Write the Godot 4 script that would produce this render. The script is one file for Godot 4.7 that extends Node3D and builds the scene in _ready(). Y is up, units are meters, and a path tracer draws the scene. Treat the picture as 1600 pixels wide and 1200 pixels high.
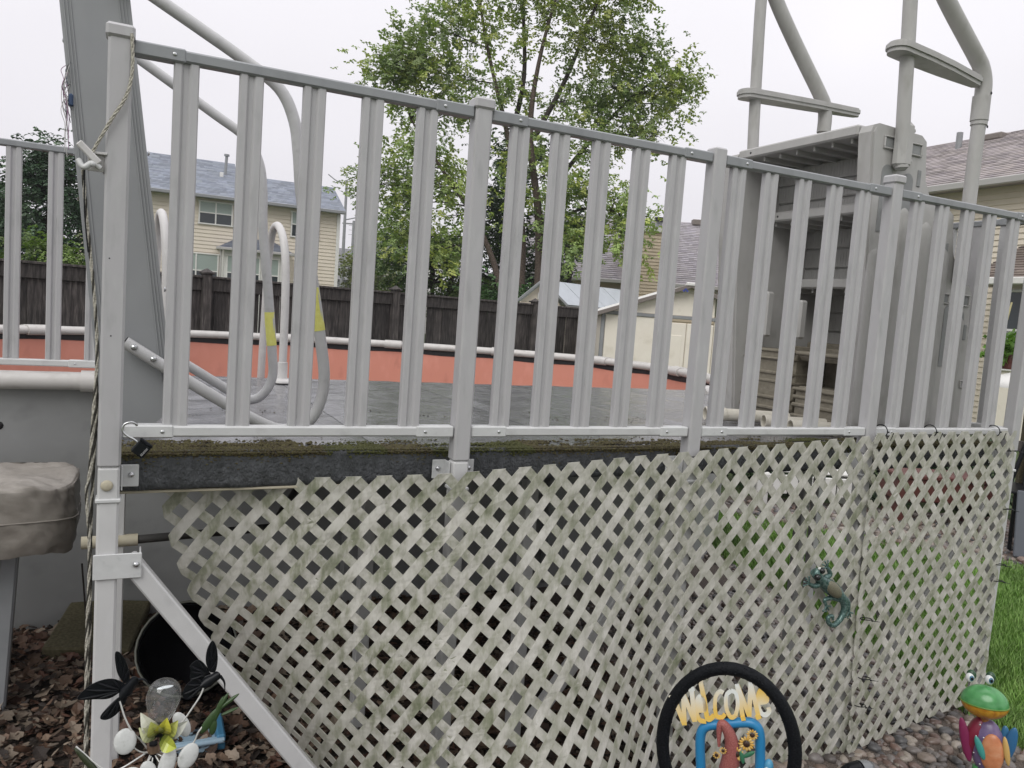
extends Node3D
# Backyard pool deck seen from the lawn: railing, lattice skirt, raised stairs, step unit, garden ornaments, neighbours' houses.

class Buf:
	var v := PackedVector3Array()
	var n := PackedVector3Array()
	var c := PackedColorArray()
	var col = null
	func _put(a, na):
		v.append(a); n.append(na)
		if col != null: c.append(col)
	func tri(a: Vector3, b: Vector3, d: Vector3, out: Vector3):
		var g := (b - a).cross(d - a)
		if g.length_squared() < 1e-18: return
		var nn := g.normalized()
		if g.dot(out) > 0: _put(a, nn); _put(d, nn); _put(b, nn)
		else: _put(a, -nn); _put(b, -nn); _put(d, -nn)
	func quad(a, b, d, e, out):
		tri(a, b, d, out); tri(a, d, e, out)
	func trin(a: Vector3, b: Vector3, d: Vector3, na: Vector3, nb: Vector3, nd: Vector3):
		var g := (b - a).cross(d - a)
		if g.length_squared() < 1e-18: return
		if g.dot(na + nb + nd) > 0: _put(a, na); _put(d, nd); _put(b, nb)
		else: _put(a, na); _put(b, nb); _put(d, nd)
	func quadn(a, b, d, e, na, nb, nd, ne):
		trin(a, b, d, na, nb, nd); trin(a, d, e, na, nd, ne)
	func mesh() -> ArrayMesh:
		var m := ArrayMesh.new()
		var arr := []; arr.resize(Mesh.ARRAY_MAX)
		arr[Mesh.ARRAY_VERTEX] = v; arr[Mesh.ARRAY_NORMAL] = n
		if c.size() == v.size() and c.size() > 0: arr[Mesh.ARRAY_COLOR] = c
		if v.size() > 0: m.add_surface_from_arrays(Mesh.PRIMITIVE_TRIANGLES, arr)
		return m

const EYE := Vector3(0, 1.68, 0)
var RAIL := Transform3D(Basis(Vector3.UP, deg_to_rad(25.85)), Vector3(-1.034, 0, -2.094))
var FR := Transform3D.IDENTITY
var org_of := {}
var counts := {}
var M := {}
var rng := RandomNumberGenerator.new()

# ---------- naming and grouping ----------
func numbered(parent: Node, base: String) -> String:
	var k := str(parent.get_instance_id()) + base
	var i: int = counts.get(k, 0)
	counts[k] = i + 1
	return base if i == 0 else "%s_%03d" % [base, i]

func tag(o, label, category, group = ""):
	o.set_meta("label", label); o.set_meta("category", category)
	if group != "": o.set_meta("group", group)

func thing(called, label, category, org: Vector3, group = "") -> Node3D:
	var o := Node3D.new()
	o.name = numbered(self, called); add_child(o, true)
	o.transform = Transform3D(FR.basis, FR * org)
	org_of[o] = org
	tag(o, label, category, group)
	return o

func part(parent, called, b, mat, label = ""):
	var o := MeshInstance3D.new()
	o.mesh = b.mesh() if b is Buf else b
	o.material_override = mat
	o.name = numbered(parent, called); parent.add_child(o, true)
	if org_of.has(parent): o.position = -org_of[parent]
	if label != "": o.set_meta("label", label)
	return o

func part_at(parent, called, mesh, mat, xf: Transform3D):
	var o = part(parent, called, mesh, mat)
	o.transform = Transform3D(xf.basis, xf.origin + o.position)
	return o

func struct(called, b, mat) -> MeshInstance3D:
	var o := MeshInstance3D.new()
	o.mesh = b.mesh() if b is Buf else b
	o.material_override = mat
	o.name = numbered(self, called); add_child(o, true)
	o.transform = FR
	o.set_meta("kind", "structure")
	return o

func multi(parent, called, mesh: Mesh, mat, xfs: Array, cols = null) -> MultiMeshInstance3D:
	var mm := MultiMesh.new()
	mm.transform_format = MultiMesh.TRANSFORM_3D
	mm.use_colors = cols != null
	mm.mesh = mesh
	mm.instance_count = xfs.size()
	for i in xfs.size():
		mm.set_instance_transform(i, xfs[i])
		if cols != null: mm.set_instance_color(i, cols[i])
	var o := MultiMeshInstance3D.new()
	o.multimesh = mm
	o.material_override = mat
	o.name = numbered(parent, called); parent.add_child(o, true)
	if parent == self: o.transform = FR
	elif org_of.has(parent): o.position = -org_of[parent]
	o.set_meta("kind", "stuff")
	return o

# ---------- shapes ----------
func bx(b: Buf, c: Vector3, s: Vector3, bev := 0.002, bs := Basis()):
	var h := s / 2
	bev = min(bev, min(h.x, min(h.y, h.z)) * 0.8)
	var P = func(sg: Vector3, ax: int) -> Vector3:
		var q := Vector3(sg.x * (h.x - bev), sg.y * (h.y - bev), sg.z * (h.z - bev))
		q[ax] = sg[ax] * h[ax]
		return c + bs * q
	for ax in 3:
		var u := (ax + 1) % 3
		var w := (ax + 2) % 3
		for s0 in [-1.0, 1.0]:
			var g := []
			for k in [[-1.0, -1.0], [1.0, -1.0], [1.0, 1.0], [-1.0, 1.0]]:
				var sg := Vector3.ZERO
				sg[ax] = s0; sg[u] = k[0]; sg[w] = k[1]
				g.append(P.call(sg, ax))
			var out := Vector3.ZERO
			out[ax] = s0
			b.quad(g[0], g[1], g[2], g[3], bs * out)
			if bev > 0:
				for s1 in [-1.0, 1.0]:
					var sa := Vector3.ZERO
					sa[ax] = s0; sa[u] = s1; sa[w] = -1
					var sb := sa
					sb[w] = 1
					var o2 := Vector3.ZERO
					o2[ax] = s0; o2[u] = s1
					b.quad(P.call(sa, ax), P.call(sb, ax), P.call(sb, u), P.call(sa, u), bs * o2)
	if bev > 0:
		for x in [-1.0, 1.0]:
			for y in [-1.0, 1.0]:
				for z in [-1.0, 1.0]:
					var sg := Vector3(x, y, z)
					b.tri(P.call(sg, 0), P.call(sg, 1), P.call(sg, 2), bs * sg)

func beam(b: Buf, p: Vector3, q: Vector3, w: float, t: float, bev := 0.002, up := Vector3.UP):
	var x := (q - p).normalized()
	var z := x.cross(up).normalized()
	var y := z.cross(x)
	bx(b, (p + q) / 2, Vector3(p.distance_to(q), t, w), bev, Basis(x, y, z))

func smooth(pts: Array, n := 6, closed := false) -> Array:
	var r := []
	var k := pts.size()
	var m := k if closed else k - 1
	for i in m:
		var p0 = pts[(i - 1 + k) % k] if closed or i > 0 else pts[0] * 2 - pts[1]
		var p1 = pts[i]
		var p2 = pts[(i + 1) % k]
		var p3 = pts[(i + 2) % k] if closed or i + 2 < k else p2 * 2 - p1
		for j in n:
			var t := float(j) / n
			r.append(((p1 * 2) + (p2 - p0) * t + (p0 * 2 - p1 * 5 + p2 * 4 - p3) * t * t + (p1 * 3 - p0 - p2 * 3 + p3) * t * t * t) * 0.5)
	if not closed: r.append(pts[k - 1])
	return r

func tube(b: Buf, pts: Array, r, seg := 10, closed := false, caps := true, flat := 1.0):
	var k := pts.size()
	var rings := []
	var norms := []
	var prev := Vector3.ZERO
	for i in k:
		var t: Vector3
		if closed: t = (pts[(i + 1) % k] - pts[(i - 1 + k) % k]).normalized()
		else: t = (pts[min(i + 1, k - 1)] - pts[max(i - 1, 0)]).normalized()
		var u: Vector3
		if prev == Vector3.ZERO:
			u = t.cross(Vector3(0.013, 1, 0.021) if abs(t.y) < 0.9 else Vector3(1, 0.02, 0.01)).normalized()
		else:
			u = (prev - t * prev.dot(t)).normalized()
		prev = u
		var w := t.cross(u)
		var rr: float = r[i] if r is Array else r
		var ring := []
		var nr := []
		for j in seg:
			var a := TAU * j / seg
			var d := u * cos(a) + w * sin(a) * flat
			ring.append(pts[i] + d * rr); nr.append((u * cos(a) * flat + w * sin(a)).normalized())
		rings.append(ring); norms.append(nr)
	for i in (k if closed else k - 1):
		var i2 := (i + 1) % k
		for j in seg:
			var j2 := (j + 1) % seg
			b.quadn(rings[i][j], rings[i][j2], rings[i2][j2], rings[i2][j], norms[i][j], norms[i][j2], norms[i2][j2], norms[i2][j])
	if caps and not closed:
		for e in [0, k - 1]:
			var t: Vector3 = (pts[0] - pts[1]) if e == 0 else (pts[k - 1] - pts[k - 2])
			for j in seg: b.tri(pts[e], rings[e][j], rings[e][(j + 1) % seg], t)

func lathe(b: Buf, prof: Array, xf: Transform3D, seg := 16, sx := 1.0, sz := 1.0):
	var k := prof.size()
	for i in k - 1:
		for j in seg:
			var q := []
			var nn := []
			for e in [[i, j], [i, j + 1], [i + 1, j + 1], [i + 1, j]]:
				var a: float = TAU * e[1] / seg
				var p: Vector2 = prof[e[0]]
				var tg: Vector2 = prof[min(e[0] + 1, k - 1)] - prof[max(e[0] - 1, 0)]
				var nr := Vector2(tg.y, -tg.x).normalized()
				q.append(xf * Vector3(p.x * cos(a) * sx, p.y, p.x * sin(a) * sz))
				nn.append((xf.basis * Vector3(nr.x * cos(a) * sz, nr.y * sx * sz, nr.x * sin(a) * sx)).normalized())
			b.quadn(q[0], q[1], q[2], q[3], nn[0], nn[1], nn[2], nn[3])

func ball(b: Buf, c: Vector3, r: Vector3, bs := Basis(), seg := 14, from := -1.0, to := 1.0):
	var prof := []
	for i in 11:
		var a: float = lerp(from, to, i / 10.0) * PI / 2
		prof.append(Vector2(cos(a), sin(a)))
	# lathe of a unit profile with a scaled basis; normals are corrected by the inverse scale
	var xf := Transform3D(bs, c)
	for i in 10:
		for j in seg:
			var q := []
			var nn := []
			for e in [[i, j], [i, j + 1], [i + 1, j + 1], [i + 1, j]]:
				var a: float = TAU * e[1] / seg
				var p: Vector2 = prof[e[0]]
				var d := Vector3(p.x * cos(a), p.y, p.x * sin(a))
				q.append(xf * (d * r)); nn.append((bs * (d / r)).normalized())
			b.quadn(q[0], q[1], q[2], q[3], nn[0], nn[1], nn[2], nn[3])

# poly in XY, extruded from z = 0 to z = depth, then placed by xf; colours by height when c0/c1 are given
func prism(b: Buf, poly: PackedVector2Array, depth: float, xf: Transform3D, c0 = null, c1 = null, y0 := 0.0, y1 := 1.0):
	var area := 0.0
	for i in poly.size():
		var p := poly[i]
		var q := poly[(i + 1) % poly.size()]
		area += p.x * q.y - q.x * p.y
	var idx := Geometry2D.triangulate_polygon(poly)
	var sg := 1.0 if area > 0 else -1.0
	var fn := xf.basis * Vector3(0, 0, 1)
	for f in [[0.0, -1.0], [depth, 1.0]]:
		for i in range(0, idx.size(), 3):
			var t := []
			for k in 3:
				var p := poly[idx[i + k]]
				t.append(xf * Vector3(p.x, p.y, f[0]))
			if c0 != null:
				var m0 := b.v.size()
				b.col = c0
				b.tri(t[0], t[1], t[2], fn * f[1])
				for m in range(m0, b.v.size()):
					for k in 3:
						if b.v[m].is_equal_approx(t[k]): b.c[m] = c0.lerp(c1, clamp((poly[idx[i + k]].y - y0) / (y1 - y0), 0, 1))
			else:
				b.tri(t[0], t[1], t[2], fn * f[1])
	for i in poly.size():
		var p := poly[i]
		var q := poly[(i + 1) % poly.size()]
		var e := (q - p)
		var out := xf.basis * (Vector3(e.y, -e.x, 0) * sg)
		if c0 != null: b.col = c0.lerp(c1, clamp((p.y - y0) / (y1 - y0), 0, 1))
		b.quad(xf * Vector3(p.x, p.y, 0), xf * Vector3(q.x, q.y, 0), xf * Vector3(q.x, q.y, depth), xf * Vector3(p.x, p.y, depth), out)

func dome(b: Buf, c: Vector3, r: float, out: Vector3, fl := 0.6):
	var y := out.normalized()
	var x := y.cross(Vector3(0.3, 0.5, 0.81)).normalized()
	lathe(b, [Vector2(r, 0), Vector2(r * 0.9, r * fl * 0.5), Vector2(r * 0.55, r * fl * 0.85), Vector2(0.0001, r * fl)], Transform3D(Basis(x, y, x.cross(y)), c), 10)

func rp(s, h, d) -> Vector3: return Vector3(s, h, -d)

# ---------- materials ----------
func ramp(cols: Array, offs = null) -> Gradient:
	var g := Gradient.new()
	var cs := PackedColorArray()
	var os := PackedFloat32Array()
	for i in cols.size():
		cs.append(cols[i]); os.append(offs[i] if offs != null else float(i) / (cols.size() - 1))
	g.offsets = os; g.colors = cs
	return g

func noise_tex(sd: int, freq: float, g, size := 512, oct := 4, type := FastNoiseLite.TYPE_SIMPLEX_SMOOTH, nrm := false, bump := 4.0) -> NoiseTexture2D:
	var f := FastNoiseLite.new()
	f.seed = sd; f.frequency = freq; f.noise_type = type; f.fractal_octaves = oct
	if oct >= 6: f.fractal_gain = 0.62
	if type == FastNoiseLite.TYPE_CELLULAR: f.fractal_type = FastNoiseLite.FRACTAL_NONE
	var t := NoiseTexture2D.new()
	t.width = size; t.height = size; t.seamless = true; t.noise = f
	t.as_normal_map = nrm; t.bump_strength = bump
	if g != null and not nrm: t.color_ramp = g
	return t

func lin(r, g, b) -> Color: return Color(r, g, b).linear_to_srgb()

func mat(col: Color, rough := 0.6, metal := 0.0) -> StandardMaterial3D:
	var m := StandardMaterial3D.new()
	m.albedo_color = col; m.roughness = rough; m.metallic = metal
	return m

func dull(m: StandardMaterial3D, k: float) -> StandardMaterial3D:
	m.metallic_specular = k
	return m

func mat_tex(tex, rough := 0.6, scale := Vector3.ONE, nrm = null, nscale := 0.5, world := true) -> StandardMaterial3D:
	var m := StandardMaterial3D.new()
	m.albedo_texture = tex; m.roughness = rough
	m.uv1_triplanar = true; m.uv1_world_triplanar = world; m.uv1_scale = scale
	if nrm != null:
		m.normal_enabled = true; m.normal_texture = nrm; m.normal_scale = nscale
	return m

func vmat(rough := 0.6) -> StandardMaterial3D:
	var m := StandardMaterial3D.new()
	m.vertex_color_use_as_albedo = true; m.roughness = rough
	return m

func make_materials():
	var fine = noise_tex(3, 0.03, null, 512, 5, FastNoiseLite.TYPE_SIMPLEX_SMOOTH, true, 3.0)
	var grime = func(sd, a: Color, c: Color, d: Color, f := 0.012): return noise_tex(sd, f, ramp([a, c, c, d], [0.0, 0.35, 0.62, 1.0]), 512, 5)
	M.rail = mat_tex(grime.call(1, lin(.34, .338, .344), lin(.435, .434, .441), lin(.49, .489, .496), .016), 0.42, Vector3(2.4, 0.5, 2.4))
	M.rail_top_shaded = mat_tex(grime.call(1, lin(.2, .21, .222), lin(.27, .28, .292), lin(.32, .33, .34)), 0.42, Vector3(1.2, 0.5, 1.2))  # same rail grey made darker and bluer: the backlit look is in the colour
	M.rail_low_lit = mat_tex(grime.call(2, lin(.42, .42, .42), lin(.55, .555, .555), lin(.62, .62, .62)), 0.36, Vector3(2, 2, 2))  # paler rail grey: brightness of upward-facing wet rails is put in the colour
	M.post_low = mat_tex(grime.call(4, lin(.42, .42, .42), lin(.55, .55, .552), lin(.62, .62, .62)), 0.4, Vector3(1.5, 0.8, 1.5))
	M.stair = mat_tex(grime.call(5, lin(.25, .258, .27), lin(.28, .288, .298), lin(.32, .328, .335)), 0.5, Vector3(1, 0.3, 1))
	M.tube = mat_tex(grime.call(6, lin(.4, .4, .405), lin(.5, .5, .505), lin(.56, .56, .56)), 0.35, Vector3(3, 3, 3))
	M.resin = mat_tex(grime.call(7, lin(.3, .295, .275), lin(.415, .408, .398), lin(.485, .478, .468)), 0.5, Vector3(1.4, 0.5, 1.4), fine, 0.15)
	M.resin_dirty = mat_tex(grime.call(8, lin(.09, .08, .058), lin(.2, .178, .138), lin(.31, .285, .235), 0.02), 0.7, Vector3(2, 2, 2), fine, 0.5)
	M.resin_shaded = mat_tex(grime.call(9, lin(.17, .175, .178), lin(.25, .255, .256), lin(.3, .305, .303)), 0.55, Vector3(1.5, 1.5, 1.5))  # shaded copy of the resin, for recess shade painted on flat plates
	M.dark = mat(lin(.012, .012, .014), 0.6)
	M.steel = mat(lin(.55, .56, .57), 0.28, 0.9)
	M.zinc = mat_tex(grime.call(10, lin(.42, .43, .43), lin(.56, .57, .57), lin(.62, .63, .63)), 0.4, Vector3(4, 4, 4))
	# lattice: sun-bleached vinyl with algae in streaks and blotches
	var lg := ramp([lin(.1, .12, .06), lin(.235, .245, .175), lin(.4, .395, .34), lin(.53, .518, .475), lin(.63, .618, .575)], [0.0, 0.3, 0.47, 0.64, 1.0])
	M.lattice = mat_tex(noise_tex(12, 0.010, lg, 1024, 6), 0.62, Vector3(1.1, 0.42, 1.1), noise_tex(13, 0.05, null, 512, 5, FastNoiseLite.TYPE_SIMPLEX_SMOOTH, true, 5.0), 0.3)
	M.lattice.uv1_offset = Vector3(0.31, 0.17, 0.52)
	var lg2 := ramp([lin(.11, .13, .07), lin(.275, .28, .215), lin(.425, .417, .37), lin(.56, .548, .505)], [0.0, 0.3, 0.55, 1.0])
	M.lattice_back = mat_tex(noise_tex(14, 0.016, lg2, 1024, 6), 0.62, Vector3(0.9, 0.6, 0.9), noise_tex(13, 0.05, null, 512, 5, FastNoiseLite.TYPE_SIMPLEX_SMOOTH, true, 5.0), 0.3)
	# deck carpet, wet
	var dg := ramp([lin(.11, .11, .115), lin(.145, .146, .155), lin(.17, .171, .181), lin(.215, .215, .226)], [0.0, 0.4, 0.65, 1.0])
	M.carpet = mat_tex(noise_tex(15, 0.012, dg, 1024, 4), 0.3, Vector3(1.3, 1.3, 1.3), noise_tex(16, 0.09, null, 512, 4, FastNoiseLite.TYPE_SIMPLEX_SMOOTH, true, 6.0), 0.05)
	M.carpet.roughness_texture = noise_tex(17, 0.008, ramp([Color(.66, .66, .66), Color(1, 1, 1)], [0.25, 0.8]), 512, 4)
	M.carpet.roughness = 0.26
	M.carpet_edge = mat_tex(noise_tex(18, 0.022, ramp([lin(.03, .033, .033), lin(.055, .059, .063), lin(.08, .085, .092), lin(.14, .147, .155)], [0.0, 0.42, 0.65, 1.0]), 512, 5), 0.8, Vector3(2.6, 1.2, 2.6), noise_tex(16, 0.09, null, 512, 4, FastNoiseLite.TYPE_SIMPLEX_SMOOTH, true, 6.0), 0.9)
	M.moss = vmat(0.95)
	M.cream = mat_tex(grime.call(19, lin(.3, .27, .19), lin(.45, .41, .31), lin(.53, .5, .42)), 0.6, Vector3(2, 2, 2))
	M.poolwall = mat_tex(grime.call(20, lin(.22, .224, .224), lin(.29, .295, .295), lin(.34, .345, .345)), 0.4, Vector3(0.7, 0.7, 0.7))
	M.poolrail = mat_tex(grime.call(21, lin(.32, .3, .28), lin(.5, .485, .465), lin(.6, .585, .565)), 0.35, Vector3(1.2, 2.5, 1.2))
	M.liner = mat_tex(grime.call(22, lin(.56, .22, .16), lin(.68, .275, .205), lin(.74, .315, .24)), 0.55, Vector3(0.8, 0.35, 0.8))
	M.water = mat(lin(.02, .035, .03), 0.06)
	M.ladder = mat_tex(grime.call(23, lin(.46, .45, .435), lin(.56, .55, .54), lin(.62, .61, .6)), 0.45, Vector3(2, 2, 2))
	M.yellow = mat_tex(grime.call(24, lin(.6, .58, .14), lin(.72, .7, .19), lin(.78, .76, .28)), 0.6, Vector3(5, 5, 5))
	M.pvc = mat_tex(grime.call(25, lin(.5, .47, .38), lin(.66, .63, .55), lin(.72, .7, .63)), 0.4, Vector3(3, 3, 3))
	# wood fence, rain-darkened
	for i in 3:
		var k := 0.75 + 0.28 * i
		M["wood%d" % i] = mat_tex(noise_tex(30 + i, 0.02, ramp([lin(.008 * k, .007 * k, .007 * k), lin(.03 * k, .026 * k, .025 * k), lin(.06 * k, .052 * k, .049 * k), lin(.19 * k, .17 * k, .16 * k)], [0.0, 0.38, 0.6, 1.0]), 512, 6), 0.85, Vector3(3.6, 0.3, 3.6), fine, 0.4)
	M.siding = mat_tex(grime.call(36, lin(.6, .535, .445), lin(.69, .622, .522), lin(.73, .665, .565)), 0.65, Vector3(0.2, 0.2, 0.2))
	M.siding_c = mat_tex(grime.call(37, lin(.56, .465, .34), lin(.65, .545, .41), lin(.69, .59, .45)), 0.65, Vector3(0.2, 0.2, 0.2))
	M.siding_r = mat_tex(grime.call(38, lin(.63, .56, .46), lin(.72, .645, .54), lin(.76, .685, .58)), 0.65, Vector3(0.3, 0.3, 0.3))
	M.white = mat_tex(grime.call(39, lin(.6, .59, .57), lin(.72, .71, .69), lin(.77, .76, .75)), 0.5, Vector3(0.8, 0.8, 0.8))
	M.shed = mat_tex(grime.call(40, lin(.72, .665, .565), lin(.82, .768, .668), lin(.86, .812, .722)), 0.5, Vector3(0.5, 0.5, 0.5))
	M.taupe = mat(lin(.19, .165, .15), 0.6)
	M.gutter = mat_tex(grime.call(41, lin(.2, .21, .22), lin(.26, .27, .28), lin(.3, .31, .32)), 0.45, Vector3(0.5, 0.5, 0.5))
	M.gutter_pale = mat(lin(.42, .41, .4), 0.45)
	M.shingle = vmat(0.85)
	M.glass = mat(lin(.035, .045, .05), 0.05)
	M.blind = mat_tex(grime.call(42, lin(.25, .31, .29), lin(.32, .38, .355), lin(.36, .42, .4)), 0.3, Vector3(0.3, 6, 0.3))
	M.metalroof = mat_tex(grime.call(43, lin(.45, .48, .53), lin(.55, .59, .65), lin(.62, .66, .72)), 0.25, Vector3(0.4, 0.4, 0.4))
	M.leaf = vmat(0.5)
	M.leaf.backlight_enabled = true; M.leaf.backlight = lin(.45, .58, .16)
	M.leaf_dark = vmat(0.5)
	M.leaf_dark.backlight_enabled = true; M.leaf_dark.backlight = lin(.07, .12, .03)
	M.bark = mat_tex(noise_tex(44, 0.03, ramp([lin(.03, .023, .02), lin(.1, .075, .06), lin(.24, .18, .15)], [0.0, 0.5, 1.0]), 512, 5), 0.9, Vector3(1.2, 2.5, 1.2), fine, 0.8)
	M.bark_dark = mat_tex(noise_tex(45, 0.03, ramp([lin(.012, .01, .009), lin(.04, .032, .027), lin(.07, .058, .05)], [0.0, 0.5, 1.0]), 512, 5), 0.9, Vector3(1.2, 2.5, 1.2))
	M.soil = mat_tex(noise_tex(46, 0.03, ramp([lin(.01, .008, .006), lin(.03, .022, .016), lin(.07, .052, .038)], [0.0, 0.5, 1.0]), 1024, 6), 0.95, Vector3(1.2, 1.2, 1.2), fine, 1.0)
	M.lawn = mat_tex(noise_tex(47, 0.02, ramp([lin(.04, .06, .018), lin(.065, .1, .03), lin(.09, .125, .045)], [0.0, 0.5, 1.0]), 1024, 6), 0.95, Vector3(0.7, 0.7, 0.7), fine, 1.0)
	M.gravelbed = mat_tex(noise_tex(48, 0.08, ramp([lin(.02, .017, .014), lin(.09, .07, .058), lin(.2, .165, .14)], [0.0, 0.5, 1.0]), 512, 5), 0.9, Vector3(2.5, 2.5, 2.5), fine, 1.0)
	M.grass = vmat(0.6)
	M.grass.backlight_enabled = true; M.grass.backlight = lin(.1, .2, .035)
	M.litter = vmat(0.75)
	M.stone = vmat(0.3)
	M.patio = mat_tex(grime.call(49, lin(.2, .19, .175), lin(.28, .27, .25), lin(.33, .32, .3)), 0.7, Vector3(0.7, 0.7, 0.7))
	M.rope = mat_tex(noise_tex(50, 0.08, ramp([lin(.12, .11, .085), lin(.42, .4, .34), lin(.68, .66, .6)], [0.0, 0.45, 1.0]), 256, 4), 0.9, Vector3(6, 6, 6))
	M.rope_dark = mat_tex(noise_tex(51, 0.08, ramp([lin(.01, .01, .009), lin(.04, .038, .03), lin(.13, .12, .1)], [0.0, 0.5, 1.0]), 256, 4), 0.9, Vector3(6, 6, 6))
	M.tarp = mat_tex(grime.call(52, lin(.18, .162, .142), lin(.26, .238, .212), lin(.33, .305, .275), 0.02), 0.42, Vector3(1.2, 1.2, 1.2), fine, 0.25)
	M.paver = mat_tex(noise_tex(53, 0.05, ramp([lin(.05, .042, .02), lin(.085, .075, .04), lin(.13, .115, .07)]), 512, 5), 0.9, Vector3(2, 2, 2), fine, 0.8)
	M.vert = vmat(0.5)
	M.vertgloss = vmat(0.22)
	M.black = mat(lin(.007, .008, .01), 0.35)
	M.blackrub = mat_tex(noise_tex(54, 0.09, ramp([lin(.002, .0025, .003), lin(.006, .007, .009), lin(.018, .02, .024)]), 256, 4), 0.6, Vector3(6, 6, 6), fine, 1.0)
	dull(M.black, .32); dull(M.blackrub, .25)
	M.ornwhite = mat_tex(grime.call(55, lin(.3, .31, .29), lin(.5, .51, .5), lin(.62, .63, .62)), 0.35, Vector3(9, 9, 9))
	M.wire = mat(lin(.6, .6, .58), 0.35, 0.3)
	M.copper = mat(lin(.35, .24, .17), 0.3, 0.8)
	M.bulb = StandardMaterial3D.new()
	M.bulb.transparency = BaseMaterial3D.TRANSPARENCY_ALPHA
	M.bulb.albedo_color = Color(.9, .92, .92, .05); M.bulb.roughness = 0.03
	M.blueplastic = mat(lin(.06, .2, .34), 0.4)
	M.palebluepl = mat(lin(.3, .42, .52), 0.4)
	M.redpot = mat_tex(grime.call(56, lin(.055, .018, .015), lin(.1, .03, .024), lin(.14, .045, .036)), 0.5, Vector3(2, 2, 2))
	M.frosted = mat(lin(.55, .6, .62), 0.15)

func _ready():
	rng.seed = 7
	# camera
	var cam := Camera3D.new()
	cam.name = "camera"
	cam.fov = rad_to_deg(2 * atan(600.0 / 1233.0))
	cam.near = 0.05; cam.far = 600
	add_child(cam)
	cam.transform = Transform3D(Basis(Vector3.RIGHT, deg_to_rad(-5.02)) * Basis(Vector3.BACK, deg_to_rad(4.11)), EYE)
	cam.current = true
	# overcast sky
	var env := Environment.new()
	env.background_mode = Environment.BG_SKY
	var sm := ProceduralSkyMaterial.new()
	sm.sky_top_color = lin(2.3, 2.27, 2.33)
	sm.sky_horizon_color = lin(0.71, 0.695, 0.735)
	sm.sky_curve = 2.4
	sm.ground_bottom_color = lin(.12, .12, .1); sm.ground_horizon_color = lin(.3, .3, .29)
	sm.sky_energy_multiplier = 1.0
	sm.sun_angle_max = 0.0
	sm.sky_cover = noise_tex(140, .006, ramp([Color(0, 0, 0), Color(.5, .5, .52), Color(1, 1, 1)], [0.2, 0.5, 0.85]), 1024, 4)
	sm.sky_cover_modulate = Color(1, 1, 1, .07)
	var sky := Sky.new()
	sky.sky_material = sm
	env.sky = sky
	env.tonemap_mode = Environment.TONE_MAPPER_LINEAR
	env.tonemap_exposure = 1.1
	env.fog_enabled = true; env.fog_density = 0.001; env.fog_light_color = Color(.93, .92, .95)
	env.sdfgi_enabled = true; env.ssao_enabled = true; env.ssil_enabled = true
	var we := WorldEnvironment.new()
	we.name = "environment"; we.environment = env
	add_child(we)
	# the sun behind thick cloud
	var sun := DirectionalLight3D.new()
	sun.name = "sun"
	sun.light_energy = 0.5; sun.light_angular_distance = 40; sun.light_color = Color(1, .995, .985)
	sun.shadow_enabled = true
	add_child(sun)
	sun.look_at_from_position(Vector3(-3, 7, 6.5), Vector3.ZERO)

	make_materials()
	build_ground()
	build_pool()
	build_deck()
	build_houses()
	build_sheds()
	build_fence()
	build_poles()
	build_trees()
	build_railing()
	build_lattice()
	build_stairs()
	build_step_unit()
	build_left_things()
	build_patio()
	build_ornaments()
	build_small_things()

# ---------- ground, pool, deck ----------
# the ground falls a little from the leaf bed towards the pebbles and the lawn
func fall(x: float) -> float: return -0.12 * clamp((x + 1.0) / 2.7, 0.0, 1.0)

func sheet(b: Buf, pts: Array, y: float):
	var pl := PackedVector2Array()
	for p in pts: pl.append(p)
	var lo := pl[0]
	var hi := pl[0]
	for p in pl:
		lo = lo.min(p); hi = hi.max(p)
	var n := 24
	var st := (hi - lo) / n
	for i in n:
		for j in n:
			var c := lo + Vector2(i, j) * st
			var cell := PackedVector2Array([c, c + Vector2(st.x, 0), c + st, c + Vector2(0, st.y)])
			for q in Geometry2D.intersect_polygons(cell, pl):
				for k in range(1, q.size() - 1):
					var v := []
					for m in [0, k, k + 1]:
						var w := Vector3(q[m].x, 0, -q[m].y)
						v.append(w + Vector3(0, y + fall((FR * w).x), 0))
					b.tri(v[0], v[1], v[2], Vector3.UP)

func pebble_mesh(r: RandomNumberGenerator) -> ArrayMesh:
	var b := Buf.new()
	var ax := Vector3(r.randf_range(0.85, 1.25), r.randf_range(0.5, 0.75), r.randf_range(0.7, 1.0))
	var fn := FastNoiseLite.new()
	fn.seed = r.randi() % 1000; fn.frequency = 0.55
	var pt = func(i, j) -> Vector3:
		var a: float = TAU * j / 9.0
		var e: float = lerp(-PI / 2, PI / 2, i / 6.0)
		var d := Vector3(cos(e) * cos(a), sin(e), cos(e) * sin(a))
		return d * ax * (1.0 + 0.3 * fn.get_noise_3dv(d * 2.0))
	for i in 6:
		for j in 9:
			var q = [pt.call(i, j), pt.call(i, j + 1), pt.call(i + 1, j + 1), pt.call(i + 1, j)]
			var nn = []
			for k in q: nn.append((k / (ax * ax)).normalized())
			b.quadn(q[0], q[1], q[2], q[3], nn[0], nn[1], nn[2], nn[3])
	return b.mesh()

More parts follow.
